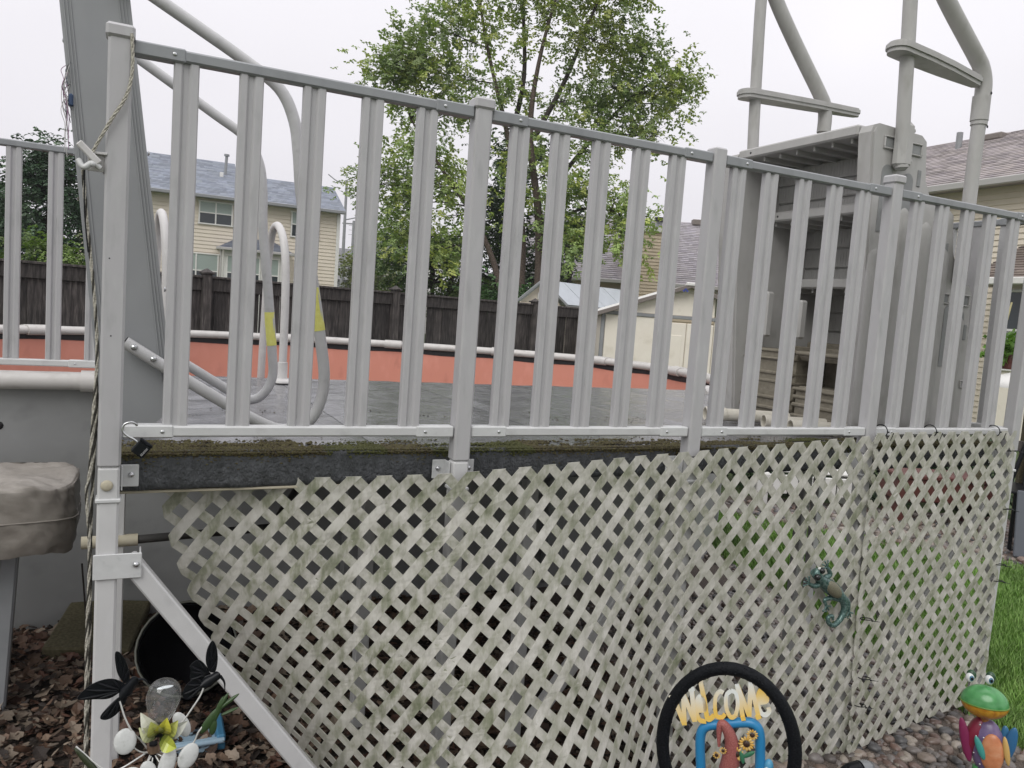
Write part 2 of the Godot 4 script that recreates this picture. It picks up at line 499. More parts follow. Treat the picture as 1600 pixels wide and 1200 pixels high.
func leaf_mesh(r: RandomNumberGenerator) -> ArrayMesh:
	var b := Buf.new()
	var curl := r.randf_range(0.15, 0.5)
	var n := 6
	var rows := []
	for i in n + 1:
		var t := float(i) / n
		var w := sin(PI * pow(t, 0.75)) * 0.36 * (1.0 + 0.35 * sin(i * 2.6 + r.randf()))
		if i == 0 or i == n: w = 0.02
		var y := curl * (t - 0.5) * (t - 0.5) * 1.6
		rows.append([Vector3(-w, y + w * curl * r.randf_range(0.3, 1.2), t - 0.5), Vector3(0, y, t - 0.5), Vector3(w, y + w * curl * r.randf_range(0.3, 1.2), t - 0.5)])
	for i in n:
		for k in 2:
			b.quad(rows[i][k], rows[i][k + 1], rows[i + 1][k + 1], rows[i + 1][k], Vector3.UP)
	return b.mesh()

func scatter_xf(p: Vector3, s: float, r: RandomNumberGenerator, tilt := 0.4) -> Transform3D:
	var bs := Basis(Vector3.UP, r.randf() * TAU) * Basis(Vector3.RIGHT, r.randf_range(-tilt, tilt)) * Basis(Vector3.BACK, r.randf_range(-tilt, tilt))
	return Transform3D(bs.scaled_local(Vector3(s, s, s)), p)

func build_ground():
	var r := RandomNumberGenerator.new()
	r.seed = 11
	FR = Transform3D.IDENTITY
	var b := Buf.new()
	for q in [[-300, -1.0], [-1.0, 1.7], [1.7, 300]]:
		b.quad(Vector3(q[0], fall(q[0]), 60), Vector3(q[1], fall(q[1]), 60), Vector3(q[1], fall(q[1]), -400), Vector3(q[0], fall(q[0]), -400), Vector3.UP)
	struct("ground", b, M.lawn)
	FR = RAIL
	b = Buf.new()
	sheet(b, [Vector2(-5, -3), Vector2(2.25, -3), Vector2(2.25, 2.4), Vector2(-5, 2.6)], 0.008)
	var soil = struct("soil_bed", b, M.soil)
	b = Buf.new()
	sheet(b, [Vector2(2.25, -3), Vector2(3.72, -3), Vector2(3.78, -0.3), Vector2(3.92, 0.7), Vector2(4.08, 1.5), Vector2(4.22, 2.2), Vector2(4.46, 3.4), Vector2(2.25, 3.4)], 0.008)
	var bed = struct("pebble_bed", b, M.gravelbed)
	# pebbles: those nearest to the eye are separate stones
	var pm := []
	for i in 6: pm.append(pebble_mesh(r))
	var sc := [Color(.095, .083, .077), Color(.145, .128, .12), Color(.125, .083, .069), Color(.2, .162, .136), Color(.07, .068, .069), Color(.27, .235, .2), Color(.165, .12, .098)]
	var sm := []
	for k in sc.size():
		var c: Color = sc[k]
		sm.append(mat_tex(noise_tex(60 + k, 0.03, ramp([(c * 0.6).linear_to_srgb(), c.linear_to_srgb(), (c * 1.25).linear_to_srgb()]), 128, 4), 0.4, Vector3(6, 6, 6)))
	var pts := []
	var n := 0
	var xs := []
	var cs := []
	for i in 40000:
		if n >= 7500: break
		var s := r.randf_range(2.0, 5.2)
		var d := r.randf_range(-1.4, 2.6)
		if s > 3.72 + max(0.0, d + 0.3) * 0.2: continue
		if d > 1.7 and s < 4.1: continue
		var rad := r.randf_range(0.016, 0.036)
		var near := d < 0.2 and s > 2.45 and d > -0.85
		var ok := true
		if near:
			rad = r.randf_range(0.016, 0.037)
			for q in pts:
				if Vector2(q.x - s, q.y - d).length() < (q.z + rad) * 0.72:
					ok = false
					break
		if not ok: continue
		n += 1
		var xf := scatter_xf(rp(s, rad * r.randf_range(0.25, 0.5) + fall((RAIL * rp(s, 0, d)).x), d), rad, r, 0.35)
		if near and pts.size() < 298:
			pts.append(Vector3(s, d, rad))
			var o = part(bed, "pebble", pm[n % 6], sm[r.randi() % sm.size()])
			o.transform = xf
		else:
			xs.append(xf)
			var c: Color = sc[r.randi() % sc.size()] * r.randf_range(0.7, 1.2)
			cs.append(c)
	multi(bed, "pebbles", pm[0], M.stone, xs, cs)
	# far pebble bed beyond the lawn
	FR = Transform3D.IDENTITY
	b = Buf.new()
	sheet(b, [Vector2(2.2, 7.3), Vector2(4.1, 6.3), Vector2(9, 6.2), Vector2(9, 7.9), Vector2(2.2, 8.6)], 0.008)
	var fb = struct("far_pebble_bed", b, M.gravelbed)
	xs = []; cs = []
	for i in 2600:
		var x := r.randf_range(2.3, 6.5)
		var z := r.randf_range(6.3, 8.2)
		if z < 7.3 - (x - 2.2) * 0.52: continue
		var rad := r.randf_range(0.02, 0.045)
		xs.append(scatter_xf(Vector3(x, rad * 0.4 - 0.12, -z), rad, r, 0.3))
		cs.append(sc[r.randi() % sc.size()] * r.randf_range(0.8, 1.35))
	multi(fb, "pebbles", pm[1], M.stone, xs, cs)
	# leaf litter
	FR = RAIL
	var lm := []
	for i in 5: lm.append(leaf_mesh(r))
	var lc := [Color(.1, .055, .034), Color(.14, .085, .056), Color(.06, .036, .025), Color(.19, .13, .09), Color(.1, .045, .028), Color(.04, .028, .022), Color(.24, .19, .145)]
	var lmat := []
	for k in lc.size():
		var c: Color = lc[k]
		lmat.append(mat_tex(noise_tex(70 + k, 0.02, ramp([(c * 0.45).linear_to_srgb(), c.linear_to_srgb(), (c * 1.35).linear_to_srgb()]), 128, 4), 0.6, Vector3(5, 5, 5)))
	xs = []; cs = []
	for i in 6500:
		var s := r.randf_range(-1.6, 2.2)
		var d := r.randf_range(-0.9, 1.9)
		var sz := r.randf_range(0.035, 0.085)
		xs.append(scatter_xf(rp(s, 0.012 + r.randf() * 0.025 + fall((RAIL * rp(s, 0, d)).x), d), sz, r, 0.5))
		cs.append(lc[r.randi() % lc.size()] * r.randf_range(0.5, 1.05))
	multi(soil, "leaf_litter", lm[0], M.litter, xs, cs)
	xs = []; cs = []
	for i in 9000:
		var s := r.randf_range(-1.4, 2.2)
		var d := r.randf_range(-0.6, 1.9)
		var sf := scatter_xf(rp(s, 0.014 + r.randf() * 0.03 + fall((RAIL * rp(s, 0, d)).x), d), r.randf_range(0.005, 0.014), r, 0.6)
		xs.append(Transform3D(sf.basis.scaled_local(Vector3(r.randf_range(.6, 2.2), .35, r.randf_range(.5, 1.2))), sf.origin))
		cs.append(lc[r.randi() % lc.size()] * r.randf_range(0.4, 1.1))
	multi(soil, "bark_crumbs", pm[2], M.litter, xs, cs)
	for i in 292:
		var s := r.randf_range(-0.85, 0.62)
		var d := r.randf_range(0.2, 1.8)
		var o = part(soil, "leaf", lm[i % 5], lmat[r.randi() % lmat.size()])
		o.transform = scatter_xf(rp(s, 0.03 + r.randf() * 0.035 + fall((RAIL * rp(s, 0, d)).x), d), r.randf_range(0.038, 0.08), r, 0.8)
	# grass
	FR = Transform3D.IDENTITY
	var g := Buf.new()
	for i in 12:
		var a := r.randf() * TAU
		var p := Vector3(r.randf_range(-.035, .035), 0, r.randf_range(-.035, .035))
		var lean := Vector3(cos(a), 0, sin(a)) * r.randf_range(0.1, 0.55)
		var w := Vector3(-sin(a), 0, cos(a)) * r.randf_range(0.0018, 0.0035)
		var h := r.randf_range(0.035, 0.085)
		var m := p + Vector3(0, h * 0.6, 0) + lean * h * 0.4
		var e := p + Vector3(0, h, 0) + lean * h * 1.1
		g.quad(p - w, p + w, m + w * 0.8, m - w * 0.8, Vector3(cos(a), 0.4, sin(a)))
		g.tri(m - w * 0.8, m + w * 0.8, e, Vector3(cos(a), 0.4, sin(a)))
	var gm := g.mesh()
	xs = []; cs = []
	var fn := FastNoiseLite.new()
	fn.seed = 5; fn.frequency = 0.9
	var inv := RAIL.affine_inverse()
	for i in 60000:
		var z := r.randf_range(2.9, 8.6)
		var x := r.randf_range(1.2, 7.0)
		if z > 7.5 - (x - 2.2) * 0.52 and z > 6.3: continue
		var q := inv * Vector3(x, 0, -z)
		var s := q.x
		var d := -q.z
		if s < 3.72 + max(0.0, d + 0.3) * 0.2 - r.randf() * 0.05: continue
		if r.randf() > 1.15 - z * 0.06: continue
		var sc2 := r.randf_range(0.7, 1.25)
		xs.append(scatter_xf(Vector3(x, fall(x), -z), sc2, r, 0.15))
		var v := 0.8 + 0.5 * fn.get_noise_2d(x, z) + r.randf_range(-0.2, 0.2)
		cs.append(Color(.18, .34, .06).lerp(Color(.25, .36, .1), r.randf() * r.randf()) * v)
	multi(self, "grass", gm, M.grass, xs, cs)
	# a few green weeds in the litter
	FR = RAIL
	var wt := thing("weed", "small green weed sprouting from the brown leaf litter", "weed", rp(-.3, .02, .36))
	for k in 14:
		var wb := Buf.new()
		var a := r.randf() * TAU
		var c := rp(-0.3 + r.randf_range(-.09, .09), 0.05, 0.36 + r.randf_range(-.06, .06))
		wb.col = Color(.07, .13, .035) * r.randf_range(0.7, 1.2)
		var e := c + Vector3(cos(a), r.randf_range(0.1, 0.7), sin(a)) * 0.035
		var w := Vector3(-sin(a), 0, cos(a)) * 0.012
		wb.quad(c, (c + e) / 2 + w, e, (c + e) / 2 - w, Vector3.UP)
		part(wt, "leaf", wb, M.vert)

func pool_curve() -> Array:
	var c := [[-.75, 1.96], [-.14, 1.95], [.6, 1.94], [1.6, 1.96], [2.6, 2.0], [3.4, 2.05], [4.05, 2.38], [4.6, 2.95], [4.98, 3.7], [5.17, 4.5], [5.1, 5.2], [4.78, 5.9], [4.1, 6.4], [3.4, 6.72], [2.6, 7.02], [1.7, 7.18], [.8, 7.1], [-.1, 6.72], [-1.05, 6.15], [-1.9, 5.35], [-2.45, 4.3], [-2.3, 3.1], [-1.6, 2.25]]
	var p := []
	for q in c: p.append(rp(q[0], 0, q[1]))
	return smooth(p, 5, true)

func build_pool():
	FR = RAIL
	var cv := pool_curve()
	var k := cv.size()
	var nor := []
	var acc := [0.0]
	for i in k:
		var t: Vector3 = (cv[(i + 1) % k] - cv[(i - 1 + k) % k]).normalized()
		nor.append(Vector3(-t.z, 0, t.x))
		acc.append(acc[i] + cv[i].distance_to(cv[(i + 1) % k]))
	# outward check
	if nor[0].dot(Vector3(0, 0, 1)) < 0:
		for i in k: nor[i] = -nor[i]
	var t0 := thing("swimming_pool", "large grey oval above-ground swimming pool with coral inside wall and pale rim", "pool", rp(1.5, 0, 4.5))
	var b := Buf.new()
	var li := Buf.new()
	for i in k:
		var j := (i + 1) % k
		var up := Vector3(0, 1.2, 0)
		var dn := Vector3(0, -.14, 0)
		b.quadn(cv[i] + dn, cv[j] + dn, cv[j] + up, cv[i] + up, nor[i], nor[j], nor[j], nor[i])
		var a: Vector3 = cv[i] - nor[i] * 0.03
		var c: Vector3 = cv[j] - nor[j] * 0.03
		li.quadn(a, c, c + up, a + up, -nor[i], -nor[j], -nor[j], -nor[i])
		b.quad(a + up, c + up, cv[j] + up, cv[i] + up, Vector3.UP)
	part(t0, "outer_wall", b, M.poolwall)
	part(t0, "inner_wall", li, M.liner)
	var wt := Buf.new()
	var cen := rp(1.5, 0.42, 4.5)
	for i in k: wt.tri(cen, cv[i] - nor[i] * 0.03 + Vector3(0, .42, 0), cv[(i + 1) % k] - nor[(i + 1) % k] * 0.03 + Vector3(0, .42, 0), Vector3.UP)
	part(t0, "water", wt, M.water)
	# dark strip under the rim: the rim shadow painted on the liner lip
	var shade_strip := Buf.new()
	for i in k:
		var j := (i + 1) % k
		var dp := 0.075 + 0.008 * sin(i * 0.9)
		var dq := 0.075 + 0.008 * sin((i + 1) * 0.9)
		var y := Vector3(0, 1.2, 0)
		shade_strip.quadn(cv[i] - nor[i] * 0.036 + y, cv[j] - nor[j] * 0.036 + y, cv[j] - nor[j] * 0.036 + y - Vector3(0, dq, 0), cv[i] - nor[i] * 0.036 + y - Vector3(0, dp, 0), -nor[i], -nor[j], -nor[j], -nor[i])
	part(t0, "rim_shadow_lip", shade_strip, M.dark)
	# rim in lengths with caps at the joints
	var prof := [Vector2(-.055, 1.178), Vector2(-.075, 1.193), Vector2(-.078, 1.225), Vector2(-.055, 1.25), Vector2(0, 1.258), Vector2(.055, 1.25), Vector2(.078, 1.225), Vector2(.075, 1.193), Vector2(.055, 1.178)]
	var at_len = func(s: float):
		s = fposmod(s, acc[k])
		var i := 0
		while acc[i + 1] < s: i += 1
		var f: float = (s - acc[i]) / (acc[i + 1] - acc[i])
		return [cv[i].lerp(cv[(i + 1) % k], f), nor[i].lerp(nor[(i + 1) % k], f).normalized()]
	var sweep = func(s0: float, s1: float, n: int, g: float) -> Buf:
		var q := Buf.new()
		var rows := []
		for i in n + 1:
			var pn = at_len.call(lerp(s0, s1, float(i) / n))
			var row := []
			for p in prof: row.append(pn[0] + pn[1] * p.x * g + Vector3(0, 1.215 + (p.y - 1.215) * g, 0))
			rows.append([row, pn])
		for i in n:
			for j in prof.size() - 1:
				var nn := []
				for e in [[i, j], [i + 1, j], [i + 1, j + 1], [i, j + 1]]:
					var p0: Vector2 = prof[max(e[1] - 1, 0)]
					var p1: Vector2 = prof[min(e[1] + 1, prof.size() - 1)]
					var tg := (p1 - p0).normalized()
					nn.append(rows[e[0]][1][1] * (-tg.y) + Vector3(0, tg.x, 0))
				q.quadn(rows[i][0][j], rows[i + 1][0][j], rows[i + 1][0][j + 1], rows[i][0][j + 1], nn[0], nn[1], nn[2], nn[3])
			q.quad(rows[i][0][0], rows[i + 1][0][0], rows[i + 1][0][-1], rows[i][0][-1], Vector3.DOWN)
		for e in [0, n]:
			for j in range(1, prof.size() - 1):
				q.tri(rows[e][0][0], rows[e][0][j], rows[e][0][j + 1], (rows[0][0][0] - rows[n][0][0]) * (1.0 if e == 0 else -1.0))
		return q
	var start: float = acc[5]
	var ns := 16
	var seg: float = acc[k] / ns
	for i in ns:
		var mid: Vector3 = at_len.call(start + (i + 0.5) * seg)[0]
		if mid.x > -.1 and mid.x < 4.1 and -mid.z < 2.5:
			if i == 0: part(t0, "rim_cap", sweep.call(start - 0.06, start + 0.1, 3, 1.2), M.poolrail)
			continue
		part(t0, "rim_rail", sweep.call(start + i * seg + 0.004, start + (i + 1) * seg - 0.004, 8, 1.0), M.poolrail)
		part(t0, "rim_cap", sweep.call(start + i * seg - 0.1, start + i * seg + 0.1, 3, 1.2), M.poolrail)
	for i in ns:
		var pn = at_len.call(start + i * seg)
		var up := Buf.new()
		bx(up, pn[0] + pn[1] * 0.035 + Vector3(0, 0.575, 0), Vector3(0.13, 1.15, 0.06), 0.01, Basis(Vector3.UP.cross(pn[1]), Vector3.UP, pn[1]))
		if i > 0: part(t0, "upright", up, M.poolwall)
	# little bolt plate on the near wall
	b = Buf.new()
	dome(b, rp(-.53, 1.0, 1.945), 0.022, Vector3(0, 0, 1), 0.8)
	part(t0, "wall_fitting", b, M.dark)

func build_deck():
	FR = RAIL
	var r := RandomNumberGenerator.new()
	r.seed = 21
	var t := thing("pool_deck", "raised pool deck covered in wet dark grey carpet with mossy front edge", "deck", rp(1.9, 0, 1.2))
	var fn := FastNoiseLite.new()
	fn.seed = 4; fn.frequency = 1.3
	for i in 5:
		var s0 := -0.02 + i * 0.776
		var s1 := s0 + 0.773
		var b := Buf.new()
		var pos = func(a, c) -> Vector3:
			var s: float = lerp(s0, s1, a / 8.0)
			var d: float = lerp(0.075, 2.33, c / 24.0)
			var e: float = 0.0
			if a == 0 or a == 8: e = -0.004
			return rp(s, 1.219 + 0.004 * fn.get_noise_2d(s * 3, d * 3) + e, d)
		for a in 8:
			for c in 24:
				b.quad(pos.call(a, c), pos.call(a + 1, c), pos.call(a + 1, c + 1), pos.call(a, c + 1), Vector3.UP)
		b.quad(rp(s0, 1.18, .075), rp(s1, 1.18, .075), rp(s1, 1.18, 2.33), rp(s0, 1.18, 2.33), Vector3.DOWN)
		b.quad(rp(s0, 1.18, 2.33), rp(s1, 1.18, 2.33), rp(s1, 1.216, 2.33), rp(s0, 1.216, 2.33), Vector3(0, 0, -1))
		part(t, "deck_panel", b, M.carpet)
	# carpet wrapped over the front edge
	var f := Buf.new()
	var prof := [Vector2(.11, 1.222), Vector2(.08, 1.2245), Vector2(.063, 1.219), Vector2(.055, 1.208), Vector2(.053, 1.18), Vector2(.055, 1.14), Vector2(.058, 1.118), Vector2(.075, 1.116)]
	var rows := []
	for i in 161:
		var s := -0.035 + 3.93 * i / 160.0
		var row := []
		for j in prof.size():
			var p: Vector2 = prof[j]
			var w := fn.get_noise_2d(s * 4 + 30, j * 0.3) * 0.006
			row.append(rp(s, p.y + (fn.get_noise_2d(s * 6, 9) * 0.006 if j > 5 else w * 0.3), p.x + w))
		rows.append(row)
	for i in 160:
		for j in prof.size() - 1:
			var nn := []
			for e in [[i, j], [i + 1, j], [i + 1, j + 1], [i, j + 1]]:
				var tg: Vector2 = (prof[min(e[1] + 1, 7)] - prof[max(e[1] - 1, 0)]).normalized()
				nn.append(Vector3(0, -tg.x, -tg.y).normalized())
			f.quadn(rows[i][j], rows[i + 1][j], rows[i + 1][j + 1], rows[i][j + 1], nn[0], nn[1], nn[2], nn[3])
	part(t, "carpet_edge", f, M.carpet_edge)
	var b := Buf.new()
	bx(b, rp(1.93, 1.152, .105), Vector3(3.9, 0.07, 0.04), 0.003)
	part(t, "front_joist", b, M.cream)
	b = Buf.new()
	beam(b, rp(-0.03, 1.108, .088), rp(0.62, 1.114, .07), 0.03, 0.008, 0.002)
	part(t, "carpet_trim", b, M.cream)
	b = Buf.new()
	bx(b, rp(3.87, 1.165, 1.2), Vector3(0.03, 0.1, 2.24), 0.003)
	part(t, "side_joist", b, M.rail)
	b = Buf.new()
	bx(b, rp(-0.012, 1.14, 1.2), Vector3(0.03, 0.07, 2.2), 0.003)
	part(t, "side_joist", b, M.rail)
	for d in [0.62, 1.2, 1.85]:
		b = Buf.new()
		bx(b, rp(1.93, 1.14, d), Vector3(3.84, 0.075, 0.04), 0.003)
		part(t, "joist", b, M.rail)
	for q in [[.86, .6], [1.42, .33], [-.015, .62], [2.35, .65], [3.15, .6], [3.8, 1.1], [1.9, 1.25], [2.8, 1.3]]:
		b = Buf.new()
		bx(b, rp(q[0], 0.49, q[1]), Vector3(0.052, 1.24, 0.052), 0.004)
		part(t, "deck_leg", b, M.post_low)
	for q in [[1.86, .93, 1.36, .22, .02], [3.73, .93, 3.2, .2, .03], [2.84, .93, 3.3, .25, .05]]:
		b = Buf.new()
		beam(b, rp(q[0], q[1], q[4]), rp(q[2], q[3], q[4] + 0.05), 0.04, 0.05, 0.004)
		part(t, "brace", b, M.post_low)
	# moss along the front edge and round the feet of the rail
	var oc := Buf.new()
	oc.col = Color(1, 1, 1)
	for i in 5:
		for s in [-1.0, 1.0]:
			if s < 0: continue
			var a := TAU * i / 5
			var a2 := TAU * (i + 1) / 5
			var p := Vector3(cos(a), 0, sin(a))
			var q := Vector3(cos(a2), 0, sin(a2))
			oc.trin(p, q, Vector3(0.1, 0.8, 0), p, q, Vector3.UP)
	oc.col = null
	var xs := []
	var cs := []
	for i in 60000:
		var s := r.randf_range(-0.02, 3.86)
		var u := r.randf()
		var d := 0.056 + u * u * 0.2
		var dens := fn.get_noise_2d(s * 2.2, d * 9) + 0.62 - (d - 0.06) * 3.6
		if s < 0.5: dens += 0.25
		if r.randf() > dens: continue
		var y := 1.222
		if d < 0.07: y = 1.219 - r.randf() * r.randf() * r.randf() * 0.06
		xs.append(scatter_xf(rp(s, y, d), r.randf_range(0.0022, 0.0075), r, 0.4))
		var c := Color(.105, .095, .035).lerp(Color(.06, .046, .026), r.randf())
		if fn.get_noise_2d(s * 1.5, 40) > 0.1: c = c.lerp(Color(.07, .085, .02), 0.6)
		cs.append(c)
	for i in 2600:
		var s := r.randf_range(0.2, 3.8)
		var d := r.randf_range(0.2, 1.0)
		if fn.get_noise_2d(s * 2.5 + 9, d * 4) < 0.28: continue
		xs.append(scatter_xf(rp(s, 1.222, d), r.randf_range(0.002, 0.005), r, 0.4))
		cs.append(Color(.06, .055, .035).lerp(Color(.12, .105, .075), r.randf()))
	multi(t, "moss", oc.mesh(), M.moss, xs, cs)

# ---------- houses, sheds, fence, poles ----------
func siding(b: Buf, x0: float, x1: float, y0: float, y1: float, z: float, lap := 0.11, y1b = null):
	var n := int(ceil((y1 - y0) / lap))
	for i in n:
		var a := y0 + i * lap
		var c: float = min(y1, a + lap)
		b.quad(Vector3(x0, a, z + 0.026), Vector3(x1, a, z + 0.026), Vector3(x1, c, z), Vector3(x0, c, z), Vector3(0, 0.1, 1))
		b.quad(Vector3(x0, a, z), Vector3(x1, a, z), Vector3(x1, a, z + 0.026), Vector3(x0, a, z + 0.026), Vector3.DOWN)

func gable_fill(b: Buf, x: float, z0: float, z1: float, zr: float, y0: float, ye: float, yr: float, out: Vector3):
	b.quad(Vector3(x, y0, z0), Vector3(x, y0, z1), Vector3(x, ye, z1), Vector3(x, ye, z0), out)
	b.tri(Vector3(x, ye, z0), Vector3(x, ye, z1), Vector3(x, yr, zr), out)

func shingles(b: Buf, p00: Vector3, p10: Vector3, p11: Vector3, p01: Vector3, base: Color, jit: float, r: RandomNumberGenerator, course := 0.14, tab := 0.32):
	var n := int(ceil(p00.distance_to(p01) / course))
	var nor := (p10 - p00).cross(p01 - p00).normalized()
	if nor.y < 0: nor = -nor
	for i in n:
		var t0 := float(i) / n
		var t1 := min(1.0, float(i + 1.15) / n)
		var a := p00.lerp(p01, t0) + nor * 0.016
		var c := p10.lerp(p11, t0) + nor * 0.016
		var a1 := p00.lerp(p01, t1)
		var c1 := p10.lerp(p11, t1)
		var m := int(ceil(a.distance_to(c) / tab))
		var off := r.randf()
		var u := 0.0
		while u < 1.0:
			var u2: float = min(1.0, u + (0.5 + r.randf()) / m)
			if u == 0.0: u2 = min(1.0, (0.2 + off) / m)
			var v := 1.0 + r.randf_range(-jit, jit)
			b.col = Color(base.r * v, base.g * v, base.b * v * r.randf_range(0.97, 1.04))
			var h := nor * r.randf_range(0.0, 0.006)
			b.quad(a.lerp(c, u) + h, a.lerp(c, u2) + h, a1.lerp(c1, u2), a1.lerp(c1, u), nor)
			b.quad(a.lerp(c, u) + h, a.lerp(c, u2) + h, a.lerp(c, u2) - nor * 0.02, a.lerp(c, u) - nor * 0.02, (p00 - p01))
			u = u2
	b.col = null

func window_at(t, x0: float, x1: float, y0: float, y1: float, z: float, panes := 1, dark := false):
	var b := Buf.new()
	var w := 0.055
	for q in [[x0 - w, x1 + w, y1, y1 + w], [x0 - w, x1 + w, y0 - w, y0]]:
		bx(b, Vector3((q[0] + q[1]) / 2, (q[2] + q[3]) / 2, z + 0.03), Vector3(q[1] - q[0], q[3] - q[2], 0.06), 0.006)
	for i in panes + 1:
		var x: float = lerp(x0, x1, float(i) / panes)
		bx(b, Vector3(x, (y0 + y1) / 2, z + 0.028), Vector3(w if i > 0 and i < panes else w, y1 - y0, 0.056), 0.006)
	bx(b, Vector3((x0 + x1) / 2, (y0 + y1) / 2, z + 0.03), Vector3(x1 - x0, 0.045, 0.035), 0.004)
	var f = part(t, "window", b, M.white)
	for i in panes:
		var a: float = lerp(x0, x1, float(i) / panes)
		var c: float = lerp(x0, x1, float(i + 1) / panes)
		for k in 2:
			b = Buf.new()
			bx(b, Vector3((a + c) / 2, lerp(y0, y1, 0.25 + 0.5 * k), z + 0.026), Vector3(c - a, (y1 - y0) / 2, 0.012), 0)
			part(f, "pane", b, M.blind if k == 1 and not dark else M.glass)

func gutter(b: Buf, a: Vector3, c: Vector3, h := 0.13):
	beam(b, a, c, 0.11, h, 0.015)

func build_houses():
	var r := RandomNumberGenerator.new()
	r.seed = 31
	# left house: beige two-storey with blue-grey roof
	FR = Transform3D(Basis(Vector3.UP, deg_to_rad(25.3)), Vector3(-14.47, 0, -31.2))
	var t := thing("house", "beige two-storey house with blue-grey roof and white bay, behind the wooden fence", "house", Vector3(2.5, 0, -3))
	var b := Buf.new()
	siding(b, -2.6, 7.3, 0.0, 5.5, 0, 0.15)
	gable_fill(b, 7.3, 0, -6.4, -2.4, 0, 5.5, 6.8, Vector3(1, 0, 0))
	gable_fill(b, -2.6, 0, -7, -3.5, 0, 5.5, 7.4, Vector3(-1, 0, 0))
	b.quad(Vector3(-2.6, 0, -7), Vector3(7.3, 0, -7), Vector3(7.3, 5.5, -7), Vector3(-2.6, 5.5, -7), Vector3(0, 0, -1))
	b.tri(Vector3(3.25, 5.5, 0), Vector3(3.25, 5.5, -7), Vector3(3.25, 7.4, -3.5), Vector3(1, 0, 0))
	part(t, "wall", b, M.siding)
	b = Buf.new()
	var bc := Color(.27, .295, .345)
	shingles(b, Vector3(-2.9, 5.52, .4), Vector3(3.27, 5.52, .4), Vector3(3.27, 7.46, -3.5), Vector3(-2.9, 7.46, -3.5), bc, 0.2, r, 0.15, 0.4)
	shingles(b, Vector3(3.27, 5.52, .4), Vector3(7.45, 5.52, .4), Vector3(7.45, 6.85, -2.4), Vector3(3.27, 6.85, -2.4), bc, 0.2, r, 0.15, 0.4)
	b.col = bc
	b.quad(Vector3(-2.9, 5.52, -7.4), Vector3(3.27, 5.52, -7.4), Vector3(3.27, 7.46, -3.5), Vector3(-2.9, 7.46, -3.5), Vector3(0, 1, -1))
	b.quad(Vector3(3.27, 5.52, -6.6), Vector3(7.45, 5.52, -6.6), Vector3(7.45, 6.85, -2.4), Vector3(3.27, 6.85, -2.4), Vector3(0, 1, -1))
	b.quad(Vector3(-2.9, 5.44, .38), Vector3(7.45, 5.44, .38), Vector3(7.45, 5.44, -.1), Vector3(-2.9, 5.44, -.1), Vector3.DOWN)
	var rf = part(t, "roof", b, M.shingle)
	b = Buf.new()
	bx(b, Vector3(.85, 7.1, -2.6), Vector3(.3, .12, .3), 0.01)
	part(rf, "roof_vent", b, M.taupe)
	b = Buf.new()
	bx(b, Vector3(4.3, 6.6, -1.9), Vector3(.3, .12, .3), 0.01)
	part(rf, "roof_vent", b, M.taupe)
	b = Buf.new()
	tube(b, [Vector3(2.75, 6.4, -2), Vector3(2.8, 7.5, -2)], 0.06, 8)
	tube(b, [Vector3(2.8, 7.5, -2), Vector3(2.8, 7.58, -2)], 0.11, 8)
	part(rf, "chimney_pipe", b, M.gutter)
	b = Buf.new()
	bx(b, Vector3(2.6, 6.62, -1.75), Vector3(.14, .3, .14), 0.01)
	part(rf, "vent_pipe", b, M.white)
	b = Buf.new()
	gutter(b, Vector3(-2.9, 5.47, .46), Vector3(7.45, 5.47, .46))
	part(t, "gutter", b, M.gutter)
	b = Buf.new()
	bx(b, Vector3(7.24, 2.7, 0.03), Vector3(.14, 5.4, .07), 0.005)
	part(t, "corner_trim", b, M.white)
	window_at(t, 1.68, 2.92, 4.45, 5.28, 0.024, 2)
	window_at(t, 5.28, 6.4, 4.3, 5.28, 0.024, 2)
	window_at(t, 0.8, 2.45, 1.9, 3.2, 0.024, 2)
	# bay
	b = Buf.new()
	var bw := [Vector2(2.5, 0), Vector2(2.62, .62), Vector2(5.05, .62), Vector2(5.2, 0)]
	for i in 3:
		var p: Vector2 = bw[i]
		var q: Vector2 = bw[i + 1]
		b.quad(Vector3(p.x, 0, p.y), Vector3(q.x, 0, q.y), Vector3(q.x, 3.5, q.y), Vector3(p.x, 3.5, p.y), Vector3((p.x + q.x) / 2 - 3.85, 0, 1))
	var bay = part(t, "bay", b, M.white)
	b = Buf.new()
	var e0 := Vector3(2.35, 3.5, .85)
	var e1 := Vector3(5.3, 3.5, .85)
	var a0 := Vector3(3.2, 4.0, 0.02)
	var a1 := Vector3(4.5, 4.0, 0.02)
	shingles(b, e0, e1, a1, a0, Color(.15, .165, .2), 0.15, r, 0.14, 0.35)
	b.col = Color(.14, .155, .19)
	b.tri(Vector3(2.35, 3.5, 0.02), e0, a0, Vector3(-1, 1, 0)); b.tri(Vector3(5.3, 3.5, .02), e1, a1, Vector3(1, 1, 0))
	part(bay, "bay_roof", b, M.shingle)
	b = Buf.new()
	gutter(b, Vector3(2.3, 3.47, .88), Vector3(5.35, 3.47, .88), 0.11)
	tube(b, [Vector3(2.5, 3.42, .7), Vector3(2.52, 0.2, .68)], 0.04, 6)
	part(bay, "bay_gutter", b, M.gutter_pale)
	window_at(t, 2.74, 3.12, 1.9, 3.2, .62, 1)
	window_at(t, 3.5, 4.0, 1.9, 3.2, .62, 1)
	window_at(t, 4.3, 4.75, 1.9, 3.2, .62, 1)
	b = Buf.new()
	bx(b, Vector3(5.75, 2.75, .06), Vector3(.14, .2, .12), 0.01)
	part(t, "wall_lamp", b, M.white)

	# centre house behind the tree: grey roof, siding chimney
	FR = Transform3D(Basis(), Vector3(0, 0, -26))
	t = thing("house", "house with mottled purple-grey roof and tall tan siding chimney, beyond the sheds", "house", Vector3(4.5, 0, -3))
	b = Buf.new()
